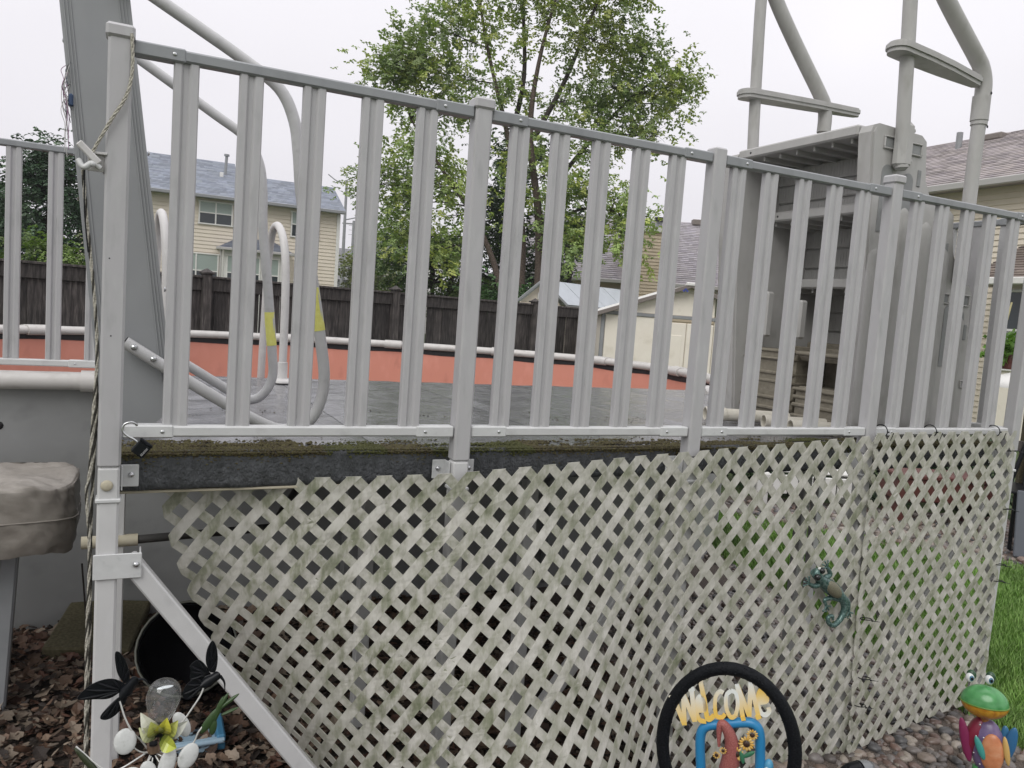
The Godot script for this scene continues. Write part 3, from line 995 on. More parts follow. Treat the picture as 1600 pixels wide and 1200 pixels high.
	siding(b, 0.4, 9.2, 0, 3.0, 0, 0.115)
	gable_fill(b, 0.4, 0, -6.8, -3.4, 0, 3.0, 5.3, Vector3(-1, 0, 0))
	gable_fill(b, 9.2, 0, -6.8, -3.4, 0, 3.0, 5.3, Vector3(1, 0, 0))
	part(t, "wall", b, M.siding_c)
	b = Buf.new()
	shingles(b, Vector3(0.1, 3.02, .4), Vector3(9.5, 3.02, .4), Vector3(9.5, 5.5, -3.4), Vector3(0.1, 5.5, -3.4), Color(.31, .29, .31), 0.2, r, 0.13, 0.22)
	b.col = Color(.2, .185, .2)
	b.quad(Vector3(0.1, 3.02, -7.2), Vector3(9.5, 3.02, -7.2), Vector3(9.5, 5.5, -3.4), Vector3(0.1, 5.5, -3.4), Vector3(0, 1, -1))
	rf = part(t, "roof", b, M.shingle)
	for x in [6.3, 7.55]:
		b = Buf.new()
		bx(b, Vector3(x, 5.5, -3.3), Vector3(.32, .2, .3), 0.02)
		part(rf, "roof_vent", b, M.taupe)
	b = Buf.new()
	gutter(b, Vector3(0.1, 2.98, .45), Vector3(3.5, 2.98, .45), 0.12)
	gutter(b, Vector3(4.5, 2.98, .45), Vector3(9.5, 2.98, .45), 0.12)
	tube(b, [Vector3(6.3, 2.95, .4), Vector3(6.5, 2.6, .1), Vector3(6.5, .2, .08)], 0.04, 6)
	part(t, "gutter", b, M.gutter_pale)
	b = Buf.new()
	siding(b, 3.5, 4.48, 0, 4.6, .55, 0.105)
	b.quad(Vector3(3.5, 0, -1.6), Vector3(3.5, 0, .55), Vector3(3.5, 4.6, .55), Vector3(3.5, 4.6, -1.6), Vector3(-1, 0, 0))
	b.quad(Vector3(4.48, 0, -1.6), Vector3(4.48, 0, .55), Vector3(4.48, 4.6, .55), Vector3(4.48, 4.6, -1.6), Vector3(1, 0, 0))
	var ch = part(t, "chimney", b, M.siding_c)
	b = Buf.new()
	bx(b, Vector3(3.99, 4.67, -.5), Vector3(1.08, .14, 2.3), 0.01)
	part(ch, "chimney_cap", b, M.white)
	b = Buf.new()
	tube(b, [Vector3(4.38, 4.72, .1), Vector3(4.38, 5.0, .1)], 0.1, 10)
	part(ch, "flue", b, M.gutter)
	b = Buf.new()
	tube(b, [Vector3(4.38, 4.99, .1), Vector3(4.38, 5.13, .1)], 0.17, 10)
	part(ch, "flue_cap", b, M.dark)
	window_at(t, 2.55, 3.3, 1.7, 2.72, 0.024, 1)

	# right house
	FR = Transform3D(Basis(Vector3.UP, deg_to_rad(-66.0)), Vector3(8.97, 0, -17.9))
	t = thing("house", "pale beige siding house with brownish grey roof at right edge behind the step unit", "house", Vector3(1, 0, -3))
	b = Buf.new()
	siding(b, -3.0, 7.0, 0, 5.0, 0, 0.118)
	gable_fill(b, -3.0, 0, -6.4, -3.2, 0, 5.0, 6.8, Vector3(-1, 0, 0))
	b.quad(Vector3(7, 0, 0), Vector3(7, 0, -6.4), Vector3(7, 5, -6.4), Vector3(7, 5, 0), Vector3(1, 0, 0))
	part(t, "wall", b, M.siding_r)
	b = Buf.new()
	var rc := Color(.34, .305, .305)
	shingles(b, Vector3(-3.2, 5.03, .4), Vector3(7.2, 5.03, .4), Vector3(7.2, 6.9, -3.2), Vector3(-2.9, 6.98, -3.2), rc, 0.3, r, 0.14, 0.3)
	b.col = rc
	b.quad(Vector3(-3.2, 5.03, -6.8), Vector3(7.2, 5.03, -6.8), Vector3(7.2, 6.9, -3.2), Vector3(-2.9, 6.98, -3.2), Vector3(0, 1, -1))
	b.quad(Vector3(-3.2, 4.97, .38), Vector3(7.2, 4.97, .38), Vector3(7.2, 4.97, -.1), Vector3(-3.2, 4.97, -.1), Vector3.DOWN)
	rf = part(t, "roof", b, M.shingle)
	b = Buf.new()
	tube(b, [Vector3(-1.4, 6.4, -2.5), Vector3(-1.4, 6.98, -2.5)], 0.075, 8)
	part(rf, "vent_pipe", b, M.gutter)
	b = Buf.new()
	bx(b, Vector3(-.75, 6.8, -2.9), Vector3(.6, .16, .4), 0.03)
	part(rf, "roof_vent", b, M.taupe)
	b = Buf.new()
	gutter(b, Vector3(-3.2, 5.0, .46), Vector3(7.2, 5.0, .46), 0.14)
	part(t, "gutter", b, M.gutter_pale)
	# lower bump-out with a window
	b = Buf.new()
	bx(b, Vector3(5.0, 1.5, .55), Vector3(5.0, 3.0, 1.1), 0.01)
	var bo = part(t, "bump_out", b, M.shed)
	b = Buf.new()
	shingles(b, Vector3(2.25, 2.98, 1.5), Vector3(7.4, 2.98, 1.5), Vector3(7.4, 3.75, 0.02), Vector3(2.25, 3.75, .02), Color(.19, .155, .135), 0.25, r, 0.13, 0.3)
	b.col = Color(.19, .155, .135)
	b.tri(Vector3(2.26, 2.98, 1.5), Vector3(2.26, 2.98, .02), Vector3(2.26, 3.75, .02), Vector3(-1, 0, 0))
	part(bo, "bump_out_roof", b, M.shingle)
	b = Buf.new()
	gutter(b, Vector3(2.25, 2.93, 1.52), Vector3(7.4, 2.93, 1.52), 0.13)
	bx(b, Vector3(2.3, 2.93, .8), Vector3(.06, .13, 1.4), 0.01)
	part(bo, "fascia", b, M.white)
	window_at(t, 2.83, 4.0, 1.35, 2.75, 1.1, 1, true)
	for k in 9:
		b = Buf.new()
		bx(b, Vector3(2.92 + k * .125, 1.7, 1.135), Vector3(.07, .66, .006), 0)
		part(t, "blind_slat", b, M.gutter)

	# small far houses seen past the left house
	FR = Transform3D(Basis(Vector3.UP, deg_to_rad(10)), Vector3(-9.6, 0, -52))
	t = thing("house", "distant white house with one window, glimpsed between pickets left of the tree", "house", Vector3(1.5, 0, -2))
	b = Buf.new()
	siding(b, 0.2, 4.6, 0, 5.0, 0, 0.14)
	b.quad(Vector3(.2, 0, 0), Vector3(.2, 0, -6), Vector3(.2, 5, -6), Vector3(.2, 5, 0), Vector3(-1, 0, 0))
	part(t, "wall", b, M.white)
	b = Buf.new()
	shingles(b, Vector3(-.1, 5.0, .4), Vector3(5, 5.0, .4), Vector3(5, 6.6, -3), Vector3(-.1, 6.6, -3), Color(.13, .135, .15), 0.15, r, 0.2, 0.5)
	shingles(b, Vector3(0.0, 2.35, .9), Vector3(5, 2.35, .9), Vector3(5, 2.7, 0.05), Vector3(0, 2.7, .05), Color(.13, .135, .15), 0.15, r, 0.2, 0.5)
	part(t, "roof", b, M.shingle)
	window_at(t, 1.0, 2.1, 3.0, 4.3, 0.024, 1)
	FR = Transform3D(Basis(Vector3.UP, deg_to_rad(15)), Vector3(-14.2, 0, -60))
	t = thing("house", "distant low grey roof beyond the yellow-green shrubs right of the beige house", "house", Vector3(2, 0, -2))
	b = Buf.new()
	siding(b, 0, 6, 0, 3.4, 0, 0.14)
	part(t, "wall", b, M.gutter)
	b = Buf.new()
	shingles(b, Vector3(-.3, 3.4, .4), Vector3(6.3, 3.4, .4), Vector3(6.3, 6.0, -4), Vector3(-.3, 6.0, -4), Color(.2, .2, .21), 0.15, r, 0.2, 0.5)
	part(t, "roof", b, M.shingle)

func build_sheds():
	# cream panel shed
	FR = Transform3D(Basis(), Vector3(1.25, 0, -11.5))
	var t := thing("garden_shed", "cream resin panel shed with taupe roof trim and double doors", "shed", Vector3(1.2, 0, -1))
	var w := 2.42
	var b := Buf.new()
	for i in 6:
		var x0 := 0.03 + i * 0.395
		if i >= 2 and i <= 3: continue
		bx(b, Vector3(x0 + .195, .9, 0), Vector3(.385, 1.78, .05), 0.006)
	bx(b, Vector3(0.02, .9, -1.05), Vector3(.05, 1.8, 2.1), 0.006)
	bx(b, Vector3(w - .02, .9, -1.05), Vector3(.05, 1.8, 2.1), 0.006)
	part(t, "wall_panel", b, M.shed)
	for i in 2:
		b = Buf.new()
		bx(b, Vector3(.82 + .395 * i + .195, .88, 0.012), Vector3(.387, 1.7, .05), 0.01)
		for y in [.35, 1.2]: bx(b, Vector3(.82 + .395 * i + .195, y, 0.036), Vector3(.28, .5 if y < 1 else .7, .014), 0.006)
		var d = part(t, "door", b, M.shed)
		b = Buf.new()
		bx(b, Vector3(1.2 + (-.05 if i == 0 else .06), 1.0, 0.05), Vector3(.025, .16, .03), 0.005)
		part(d, "door_handle", b, M.taupe)
	for i in 3:
		b = Buf.new()
		var poly = [PackedVector2Array([Vector2(.03, 1.84), Vector2(.8, 1.84), Vector2(.8, 2.1), Vector2(.03, 1.84)]), PackedVector2Array([Vector2(.83, 1.84), Vector2(1.6, 1.84), Vector2(1.6, 2.1), Vector2(1.21, 2.24), Vector2(.83, 2.1)]), PackedVector2Array([Vector2(1.63, 1.84), Vector2(2.4, 1.84), Vector2(1.63, 2.1)])][i]
		if i == 0: poly = PackedVector2Array([Vector2(.03, 1.84), Vector2(.8, 1.84), Vector2(.8, 2.1)])
		prism(b, poly, .05, Transform3D(Basis(), Vector3(0, 0, -.025)))
		part(t, "gable_panel", b, M.shed)
	b = Buf.new()
	bx(b, Vector3(w / 2, 1.81, .01), Vector3(w, .05, .07), 0.006)
	bx(b, Vector3(0, .9, .01), Vector3(.05, 1.8, .07), 0.006)
	bx(b, Vector3(w, .9, .01), Vector3(.05, 1.8, .07), 0.006)
	part(t, "frame_trim", b, M.gutter)
	for s in [0, 1]:
		b = Buf.new()
		var e := Vector3(-.12 if s == 0 else w + .12, 1.79, 0)
		var a := Vector3(w / 2, 2.28, 0)
		var nn := Vector3(-.36 if s == 0 else .36, 1, 0).normalized()
		for k in 3:
			var z0 := .14 - k * .8
			b.quad(e + Vector3(0, 0, z0), a + Vector3(0, 0, z0), a + Vector3(0, 0, z0 - .79), e + Vector3(0, 0, z0 - .79), nn)
		b.quad(e + Vector3(0, -.02, .14), a + Vector3(0, -.02, .14), a + Vector3(0, -.02, -2.26), e + Vector3(0, -.02, -2.26), -nn)
		part(t, "roof_slope", b, M.white)
		b = Buf.new()
		beam(b, e + Vector3(0, -.01, .15), a + Vector3(0, -.01, .15), 0.04, 0.06, 0.006)
		part(t, "roof_trim", b, M.taupe)
	b = Buf.new()
	bx(b, Vector3(w / 2, 2.29, .14), Vector3(.16, .05, .09), 0.01)
	part(t, "ridge_cap", b, M.white)
	var em = Buf.new()
	for q in [[-.024, 0.0], [.024, 0.0], [0, .022]]:
		prism(em, PackedVector2Array([Vector2(q[0], q[1] - .018), Vector2(q[0] + .022, q[1]), Vector2(q[0], q[1] + .018), Vector2(q[0] - .022, q[1])]), .01, Transform3D(Basis(), Vector3(w / 2 - .09, 2.19, .176)))
	part(t, "emblem", em, mat(lin(.05, .07, .3), 0.4))
	# grey metal-roofed shed behind the fence
	FR = Transform3D(Basis(Vector3.UP, deg_to_rad(18)), Vector3(-.02, 0, -17))
	t = thing("garden_shed", "older shed with shiny blue-grey roof and beige gable, behind the dark fence", "shed", Vector3(.5, 0, -1.5))
	b = Buf.new()
	siding(b, 0.06, 0.98, 0, 1.98, 0, 0.12)
	prism(b, PackedVector2Array([Vector2(0.06, 1.98), Vector2(.98, 1.98), Vector2(.52, 2.4)]), .03, Transform3D(Basis(), Vector3(0, 0, -.02)))
	b.quad(Vector3(.98, 0, 0), Vector3(3.2, 0, -2.2), Vector3(3.2, 1.95, -2.2), Vector3(.98, 1.95, 0), Vector3(1, 0, 1))
	part(t, "wall", b, M.siding_r)
	b = Buf.new()
	var g0 := Vector3(.5, 2.47, .12)
	var g1 := Vector3(3.1, 2.47, -1.5)
	var f0 := Vector3(1.08, 1.98, .12)
	var f1 := Vector3(3.75, 1.98, -1.5)
	for k in 4:
		b.quad(f0.lerp(f1, k / 4.0), f0.lerp(f1, (k + .985) / 4.0), g0.lerp(g1, (k + .985) / 4.0), g0.lerp(g1, k / 4.0), Vector3(.5, 1, .5))
	b.quad(g0, g1, Vector3(2.4, 1.98, -1.9), Vector3(-.05, 1.98, .12), Vector3(-.5, 1, -.5))
	part(t, "roof", b, M.metalroof)
	b = Buf.new()
	beam(b, Vector3(-.06, 1.96, .14), Vector3(.5, 2.46, .14), 0.04, 0.05, 0.004)
	beam(b, Vector3(1.1, 1.96, .14), Vector3(.5, 2.46, .14), 0.04, 0.05, 0.004)
	beam(b, f0 + Vector3(0, -.05, 0), f1 + Vector3(0, -.05, 0), 0.03, 0.06, 0.004)
	part(t, "roof_trim", b, M.gutter)
	b = Buf.new()
	bx(b, Vector3(.6, 2.12, .02), Vector3(.3, .14, .03), 0.004)
	part(t, "gable_vent", b, M.white)

func build_fence():
	var r := RandomNumberGenerator.new()
	r.seed = 41
	FR = Transform3D(Basis(Vector3.UP, deg_to_rad(39.55)), Vector3(-5.37, 0, -8.2))
	var t := thing("wooden_fence", "dark weathered wooden privacy fence running behind the pool", "fence", Vector3(4, 0, 0))
	var bm := []
	for i in 6:
		var b := Buf.new()
		var w := r.randf_range(0.1405, 0.1445)
		bx(b, Vector3(0, 0.84, 0), Vector3(w, 1.68, 0.009), 0.003)
		bm.append(b.mesh())
	var x := -2.6
	while x < 9.0:
		var o = part(t, "board", bm[r.randi() % 6], M["wood%d" % (r.randi() % 3)])
		o.position += Vector3(x, 0.04 + r.randf_range(-.006, .006), (.005 if int(x * 7.2) % 2 == 0 else -.005) + r.randf_range(-.002, .002))
		o.rotation.z = r.randf_range(-.004, .004)
		x += 0.139
	var posts := [-3.2, -.55, 2.09, 4.7, 7.3, 9.05]
	for i in posts.size():
		var b := Buf.new()
		bx(b, Vector3(posts[i], .95, .03), Vector3(.105, 1.9, .105), 0.006)
		var p = part(t, "fence_post", b, M.wood2)
		b = Buf.new()
		bx(b, Vector3(posts[i], 1.91, .03), Vector3(.15, .025, .15), 0.006)
		lathe(b, [Vector2(.1, 1.92), Vector2(.001, 1.97)], Transform3D(Basis(), Vector3(posts[i], 0, .03)), 4)
		part(p, "post_cap", b, M.wood1)
		if i + 1 < posts.size():
			for y in [[1.775, .15, .03], [.3, .1, .03]]:
				b = Buf.new()
				bx(b, Vector3((posts[i] + posts[i + 1]) / 2, y[0], .026), Vector3(posts[i + 1] - posts[i] - .106, y[1], y[2]), 0.004)
				part(t, "rail_board", b, M.wood0)
			b = Buf.new()
			bx(b, Vector3((posts[i] + posts[i + 1]) / 2, 1.865, .015), Vector3(posts[i + 1] - posts[i] - .106, .028, .1), 0.004)
			part(t, "top_cap", b, M.wood2)

func build_poles():
	FR = Transform3D.IDENTITY
	var t := thing("utility_pole", "tall thin grey utility pole with two curved lamp arms beside the beige house roof", "utility pole", Vector3(-10.1, 0, -45))
	var b := Buf.new()
	tube(b, [Vector3(-10.05, 0, -45), Vector3(-10.05, 8.5, -45)], [0.12, 0.07], 8)
	part(t, "pole", b, M.gutter)
	for y in [8.3, 6.9]:
		b = Buf.new()
		tube(b, smooth([Vector3(-10.05, y, -45), Vector3(-10.6, y + .12, -45), Vector3(-11.1, y + .45, -45)], 4), 0.035, 6)
		part(t, "arm", b, M.gutter)
	b = Buf.new()
	tube(b, smooth([Vector3(-10.05, 6.3, -45), Vector3(-9.5, 6.45, -45), Vector3(-9.1, 6.6, -45)], 4), 0.035, 6)
	part(t, "arm", b, M.gutter)
	t = thing("utility_pole", "shorter distant utility pole carrying thin wires right of the beige house", "utility pole", Vector3(-10.7, 0, -50))
	b = Buf.new()
	tube(b, [Vector3(-10.6, 0, -50), Vector3(-10.6, 6.8, -50)], [0.11, 0.08], 8)
	part(t, "pole", b, M.gutter)
	b = Buf.new()
	bx(b, Vector3(-10.6, 6.6, -50), Vector3(1.4, .09, .09), 0)
	part(t, "cross_arm", b, M.gutter)
	for k in 3:
		b = Buf.new()
		var pts := []
		for i in 13:
			var u := i / 12.0
			pts.append(Vector3(lerp(-10.9, 12.0, u), 6.5 - k * .28 - sin(u * PI) * .25, lerp(-50.0, -56.0, u)))
		tube(b, pts, 0.012, 5)
		part(t, "wire", b, M.gutter)

# ---------- trees ----------
func sprig_mesh(r: RandomNumberGenerator, n: int, L: float, leaf: float, wid: float) -> ArrayMesh:
	var b := Buf.new()
	b.col = Color(1, 1, 1)
	for i in n:
		var t := (i + 0.5) / n
		var base := Vector3(sin(i * 2.4) * 0.012, -t * L * 0.35, t * L)
		var a := i * 2.4 + r.randf() * 0.8
		var d := Vector3(sin(a), r.randf_range(-0.75, 0.25), cos(a) * 0.8 + 0.4).normalized()
		var w := d.cross(Vector3(r.randf_range(-.4, .4), 1, r.randf_range(-.4, .4))).normalized() * leaf * wid
		var up := w.cross(d).normalized() * leaf * 0.12
		var m := base + d * leaf * 0.45
		var e := base + d * leaf
		var k := r.randf_range(0.8, 1.2)
		b.col = Color(k, k, k)
		b.tri(base, m + w + up, e, Vector3.UP); b.tri(base, m - w + up, e, Vector3.UP)
	return b.mesh()

func twig(b: Buf, p: Vector3, q: Vector3, r0: float, r1: float, r: RandomNumberGenerator, sag := 0.12, seg := 6):
	var L := p.distance_to(q)
	var j := Vector3(r.randf_range(-1, 1), r.randf_range(-.4, 1), r.randf_range(-1, 1)) * L * sag
	var pts := smooth([p, p.lerp(q, 0.35) + j, p.lerp(q, 0.72) + j * 0.6, q], 4)
	var rr := []
	for i in pts.size(): rr.append(lerp(r0, r1, float(i) / (pts.size() - 1)))
	tube(b, pts, rr, seg, false, false)

# clumps: [x, y, z, rx, ry, rz, sprigs, tone]; every clump hangs on a limb that starts at the nearest node
func leafy(t, clumps: Array, nodes: Array, sprig: Mesh, lmat, bmat, cols: Array, seed_: int, size := 1.0, r0 := 0.06, sub := 13, srad := 0.34, many := 1.0):
	var r := RandomNumberGenerator.new()
	r.seed = seed_
	var lb := Buf.new()
	var xs := []
	var cs := []
	for c in clumps:
		var o := Vector3(c[0], c[1], c[2])
		var best: Vector3 = nodes[0]
		for nd in nodes:
			if nd.distance_to(o) + max(0.0, nd.y - o.y) * 1.2 < best.distance_to(o) + max(0.0, best.y - o.y) * 1.2: best = nd
		twig(lb, best, o, r0, r0 * 0.3, r, 0.1)
		for k in sub:
			var d := Vector3(r.randfn(), r.randfn(), r.randfn()).normalized() * pow(r.randf(), 0.45)
			var sc := o + Vector3(d.x * c[3], d.y * c[4], d.z * c[5])
			twig(lb, best.lerp(o, r.randf_range(0.55, 1.0)), sc, r0 * 0.28, r0 * 0.1, r, 0.12, 4)
			var n := int(many * c[6] / sub * r.randf_range(0.4, 1.6))
			var tone: float = c[7] * r.randf_range(0.78, 1.22)
			var rad := srad * r.randf_range(0.7, 1.3)
			var cc: Color = cols[r.randi() % cols.size()]
			for i in n:
				var e := Vector3(r.randfn(), r.randfn() * 0.75, r.randfn()) * rad * 0.62
				var dir := e.normalized()
				var bs := Basis.looking_at(-(dir + Vector3(r.randf_range(-.7, .7), r.randf_range(-.9, .3), r.randf_range(-.7, .7))).normalized() + Vector3(.001, 0, .002), Vector3.UP)
				xs.append(Transform3D(bs.scaled_local(Vector3.ONE * size * r.randf_range(0.75, 1.25)), sc + e))
				cs.append(cc * (tone * r.randf_range(0.8, 1.2)))
	part(t, "limbs", lb, bmat)
	multi(t, "crown", sprig, lmat, xs, cs)

func build_trees():
	var r := RandomNumberGenerator.new()
	r.seed = 51
	FR = Transform3D.IDENTITY
	var sp := sprig_mesh(r, 9, 0.2, 0.092, 0.34)
	# the big multi-stemmed birch
	var t := thing("birch_tree", "tall airy birch tree with peeling bark behind the fence in the picture's middle", "tree", Vector3(.5, 0, -20))
	var b := Buf.new()
	var nodes := []
	var stems := [
		[Vector3(.55, 0, -20), Vector3(.5, 2.5, -20), Vector3(.35, 4.2, -19.9), Vector3(.0, 6.2, -19.8), Vector3(.15, 8.2, -19.8), Vector3(.7, 10.6, -19.9)],
		[Vector3(.1, 0, -20.3), Vector3(.05, 2.4, -20.3), Vector3(-.05, 4.0, -20.3), Vector3(-.55, 6.1, -20.2), Vector3(-1.2, 8.2, -20.2), Vector3(-1.7, 10.3, -20.2)],
		[Vector3(.0, .3, -19.9), Vector3(-.55, 2.6, -19.8), Vector3(-1.25, 4.0, -19.7), Vector3(-2.1, 5.1, -19.6), Vector3(-2.9, 6.2, -19.6)],
		[Vector3(.42, 3.4, -20), Vector3(.8, 5.0, -20.1), Vector3(1.5, 6.1, -20.2), Vector3(2.4, 7.2, -20.2), Vector3(3.2, 7.9, -20.3)],
		[Vector3(.1, 6.0, -19.8), Vector3(.75, 7.4, -19.7), Vector3(1.3, 9.0, -19.6), Vector3(1.8, 10.4, -19.6)],
		[Vector3(-.5, 5.9, -20.2), Vector3(-.25, 7.6, -20.3), Vector3(-.4, 9.5, -20.4), Vector3(-.3, 11, -20.4)],
		[Vector3(.4, 3.8, -20), Vector3(1.4, 4.4, -19.9), Vector3(2.3, 4.4, -19.8)],
	]
	var r0s := [.17, .14, .11, .085, .075, .08, .05]
	for i in stems.size():
		var pts := smooth(stems[i], 5)
		var rr := []
		for k in pts.size(): rr.append(lerp(r0s[i], 0.022, pow(float(k) / (pts.size() - 1), 0.8)))
		var tb := Buf.new()
		tube(tb, pts, rr, 9, false, false)
		part(t, "trunk" if i < 3 else "limb", tb, M.bark if i < 3 else M.bark_dark)
		for k in range(3 if i > 2 else 8, pts.size()): nodes.append(pts[k])
	var cl := [
		# top band
		[-1.9, 9.6, -20.2, 1.0, .8, 1.0, 330, 1.0], [-.6, 10.0, -20.3, 1.0, .9, 1.1, 330, .95], [.8, 10.2, -19.8, 1.1, 1.0, 1.1, 420, .95], [1.9, 9.6, -19.7, .95, .9, 1.0, 400, .95],
		[.2, 8.9, -19.8, .9, .7, 1.0, 240, 1.0], [1.5, 8.4, -19.7, .9, .8, .9, 380, .9], [-1.2, 8.7, -20.0, .8, .6, .9, 220, 1.1],
		# left wing
		[-2.4, 8.5, -19.9, .75, .6, .8, 260, 1.0], [-3.05, 7.9, -19.8, .75, .55, .8, 280, .95], [-3.6, 7.35, -19.7, .55, .45, .6, 190, .95], [-2.5, 7.4, -19.7, .85, .55, .8, 320, .95], [-1.6, 7.3, -19.8, .75, .6, .8, 200, 1.0],
		[-2.9, 6.75, -19.6, .6, .4, .6, 150, 1.0], [-1.9, 6.5, -19.7, .6, .45, .6, 130, 1.0],
		# right wing
		[2.5, 8.5, -20.1, .7, .7, .8, 300, .85], [1.9, 7.5, -20.1, .8, .7, .9, 330, .95], [2.8, 7.4, -20.2, .7, .7, .8, 320, 1.05], [3.6, 7.95, -20.3, .45, .5, .5, 170, .9], [3.55, 7.2, -20.3, .4, .5, .5, 120, .95],
		[2.6, 6.7, -20.2, .7, .5, .7, 240, 1.0], [3.15, 6.35, -20.2, .4, .35, .4, 70, 1.0], [1.6, 6.6, -20.2, .7, .5, .8, 180, 1.1], [.8, 7.0, -20.0, .7, .6, .8, 170, 1.0], [1.7, 5.8, -20.1, .8, .5, .8, 170, 1.1],
		# middle and lower
		[-.6, 7.2, -20.2, .7, .6, .8, 160, 1.0], [-.1, 5.8, -20.0, .7, .5, .7, 130, 1.1],
		[-2.6, 5.5, -19.6, .9, .6, .9, 300, 1.2], [-3.4, 5.0, -19.6, .7, .6, .8, 260, 1.05], [-1.9, 4.8, -19.6, .8, .6, .8, 300, 1.25], [-3.95, 4.6, -19.7, .5, .5, .5, 120, .95], [-2.9, 4.2, -19.6, .7, .5, .8, 240, 1.1], [-1.7, 4.0, -19.6, .5, .4, .5, 110, 1.2],
		[.6, 5.2, -19.7, .6, .5, .6, 170, 1.25], [1.5, 4.9, -19.8, .7, .5, .7, 210, 1.2], [2.2, 4.7, -19.8, .7, .5, .7, 230, 1.2], [2.5, 3.9, -19.8, .5, .6, .6, 170, 1.2], [1.7, 3.9, -19.8, .6, .5, .6, 170, 1.2], [2.85, 3.3, -19.8, .3, .45, .4, 70, 1.15], [.6, 4.1, -19.7, .5, .5, .6, 130, 1.2], [3.0, 4.3, -19.8, .3, .4, .4, 60, 1.2], [-3.0, 3.4, -19.5, .7, .5, .7, 260, 1.15], [-2.1, 3.1, -19.5, .6, .5, .6, 200, 1.1], [1.2, 3.4, -19.6, .5, .5, .5, 150, 1.2], [-.3, 4.6, -19.6, .5, .6, .5, 130, 1.15],
	]
	leafy(t, cl, nodes, sp, M.leaf, M.bark_dark, [Color(.27, .35, .13), Color(.33, .4, .13), Color(.25, .33, .14), Color(.38, .42, .12)], 52, 1.0, 0.022, 16, 0.36, 0.74)

	var dense := sprig_mesh(r, 8, 0.2, 0.1, 0.36)
	var dcols := [Color(.06, .115, .04), Color(.075, .135, .045), Color(.05, .1, .038)]
	# darker trees standing behind the birch
	t = thing("shade_tree", "dense dark green tree standing behind the birch, just right of second railing post", "tree", Vector3(-.4, 0, -23))
	b = Buf.new()
	tube(b, smooth([Vector3(-.4, 0, -23), Vector3(-.45, 2, -23), Vector3(-.3, 4, -23), Vector3(-.2, 6, -23)], 4), 0.1, 8, false, false)
	part(t, "trunk", b, M.bark_dark)
	leafy(t, [[-.3, 6.2, -23, .7, .8, .8, 300, 1.1], [-.5, 5.0, -23, .9, .8, .9, 330, 1.0], [-.2, 3.6, -23, 1.0, .9, 1.0, 400, .9], [-.7, 2.4, -23, 1.1, .8, 1.0, 420, .85], [.4, 2.3, -23, 1.0, .8, 1.0, 380, .8]], [Vector3(-.4, 2, -23), Vector3(-.3, 4, -23), Vector3(-.2, 5.5, -23)], dense, M.leaf_dark, M.bark_dark, dcols, 53, 1.1, 0.04, 12, 0.42)
	t = thing("shade_tree", "low dark leafy tree behind fence, left of the second railing post", "tree", Vector3(-2.7, 0, -21.5))
	b = Buf.new()
	for k in 3: tube(b, smooth([Vector3(-2.5 + k * .2, 0, -21.5), Vector3(-2.6 + k * .3, 1.5, -21.5), Vector3(-3.1 + k * .7, 3.2, -21.5)], 4), 0.06, 7, false, false)
	part(t, "trunk", b, M.bark_dark)
	leafy(t, [[-3.4, 3.4, -21.5, .8, .7, .8, 260, 1.2], [-2.5, 3.2, -21.5, .9, .7, .9, 300, 1.0], [-1.6, 3.3, -21.5, .8, .8, .8, 150, 1.0], [-3.0, 2.4, -21.5, .8, .6, .8, 280, .95], [-2.0, 2.2, -21.5, .9, .6, .9, 230, .85], [-1.2, 2.2, -21.5, .7, .6, .7, 240, .8]], [Vector3(-2.6, 1.5, -21.5), Vector3(-2.3, 2.4, -21.5)], dense, M.leaf, M.bark_dark, [Color(.13, .205, .06), Color(.1, .165, .055), Color(.15, .22, .06)], 54, 1.0, 0.035, 13, 0.36)
	t = thing("shade_tree", "dark green leafy tree right of the birch trunk, in front of the purple-grey roof", "tree", Vector3(1.5, 0, -22))
	b = Buf.new()
	tube(b, smooth([Vector3(1.4, 0, -22), Vector3(1.35, 1.8, -22), Vector3(1.4, 3.6, -22)], 4), 0.07, 7, false, false)
	part(t, "trunk", b, M.bark_dark)
	leafy(t, [[1.2, 4.4, -22, .6, .6, .8, 200, 1.1], [1.8, 4.1, -22, .5, .5, .7, 130, 1.0], [1.0, 3.4, -22, .5, .5, .7, 120, .9], [1.0, 2.4, -22, .5, .35, .6, 100, .8]], [Vector3(1.4, 2, -22), Vector3(1.4, 3.4, -22)], dense, M.leaf_dark, M.bark_dark, dcols, 55, 0.95, 0.035, 12, 0.34)
	t = thing("shrub", "dark rounded shrub behind the fence at the foot of the birch", "shrub", Vector3(-.2, 0, -18.2))
	leafy(t, [[-.4, 1.9, -18.2, .7, .5, .6, 330, 1.1], [.35, 1.8, -18.2, .6, .5, .6, 300, 1.0], [-.9, 1.5, -18.2, .6, .5, .6, 220, .9]], [Vector3(-.2, .2, -18.2)], dense, M.leaf_dark, M.bark_dark, [Color(.07, .15, .045), Color(.06, .125, .04)], 56, 0.8, 0.03, 12, 0.3)
	# yellow-green shrubs beyond the beige house
	t = thing("shrub", "yellow-green shrub between the beige house corner and the birch leaves", "shrub", Vector3(-7.6, 0, -40))
	leafy(t, [[-7.9, 3.6, -40, .8, 1.0, .8, 330, 1.2], [-6.9, 3.0, -40, .9, .9, .8, 300, 1.1], [-7.6, 2.2, -40, 1.1, .7, .9, 300, 1.2]], [Vector3(-7.6, .4, -40)], dense, M.leaf, M.bark_dark, [Color(.22, .25, .09), Color(.19, .23, .08)], 57, 1.5, 0.04, 12, 0.5)
	# far left: dark conifer and lighter shrubs
	t = thing("spruce_tree", "tall dark green evergreen behind fence at far left", "tree", Vector3(-9.6, 0, -16))
	b = Buf.new()
	tube(b, [Vector3(-9.5, 0, -16), Vector3(-9.5, 4.4, -16)], [.12, .03], 8)
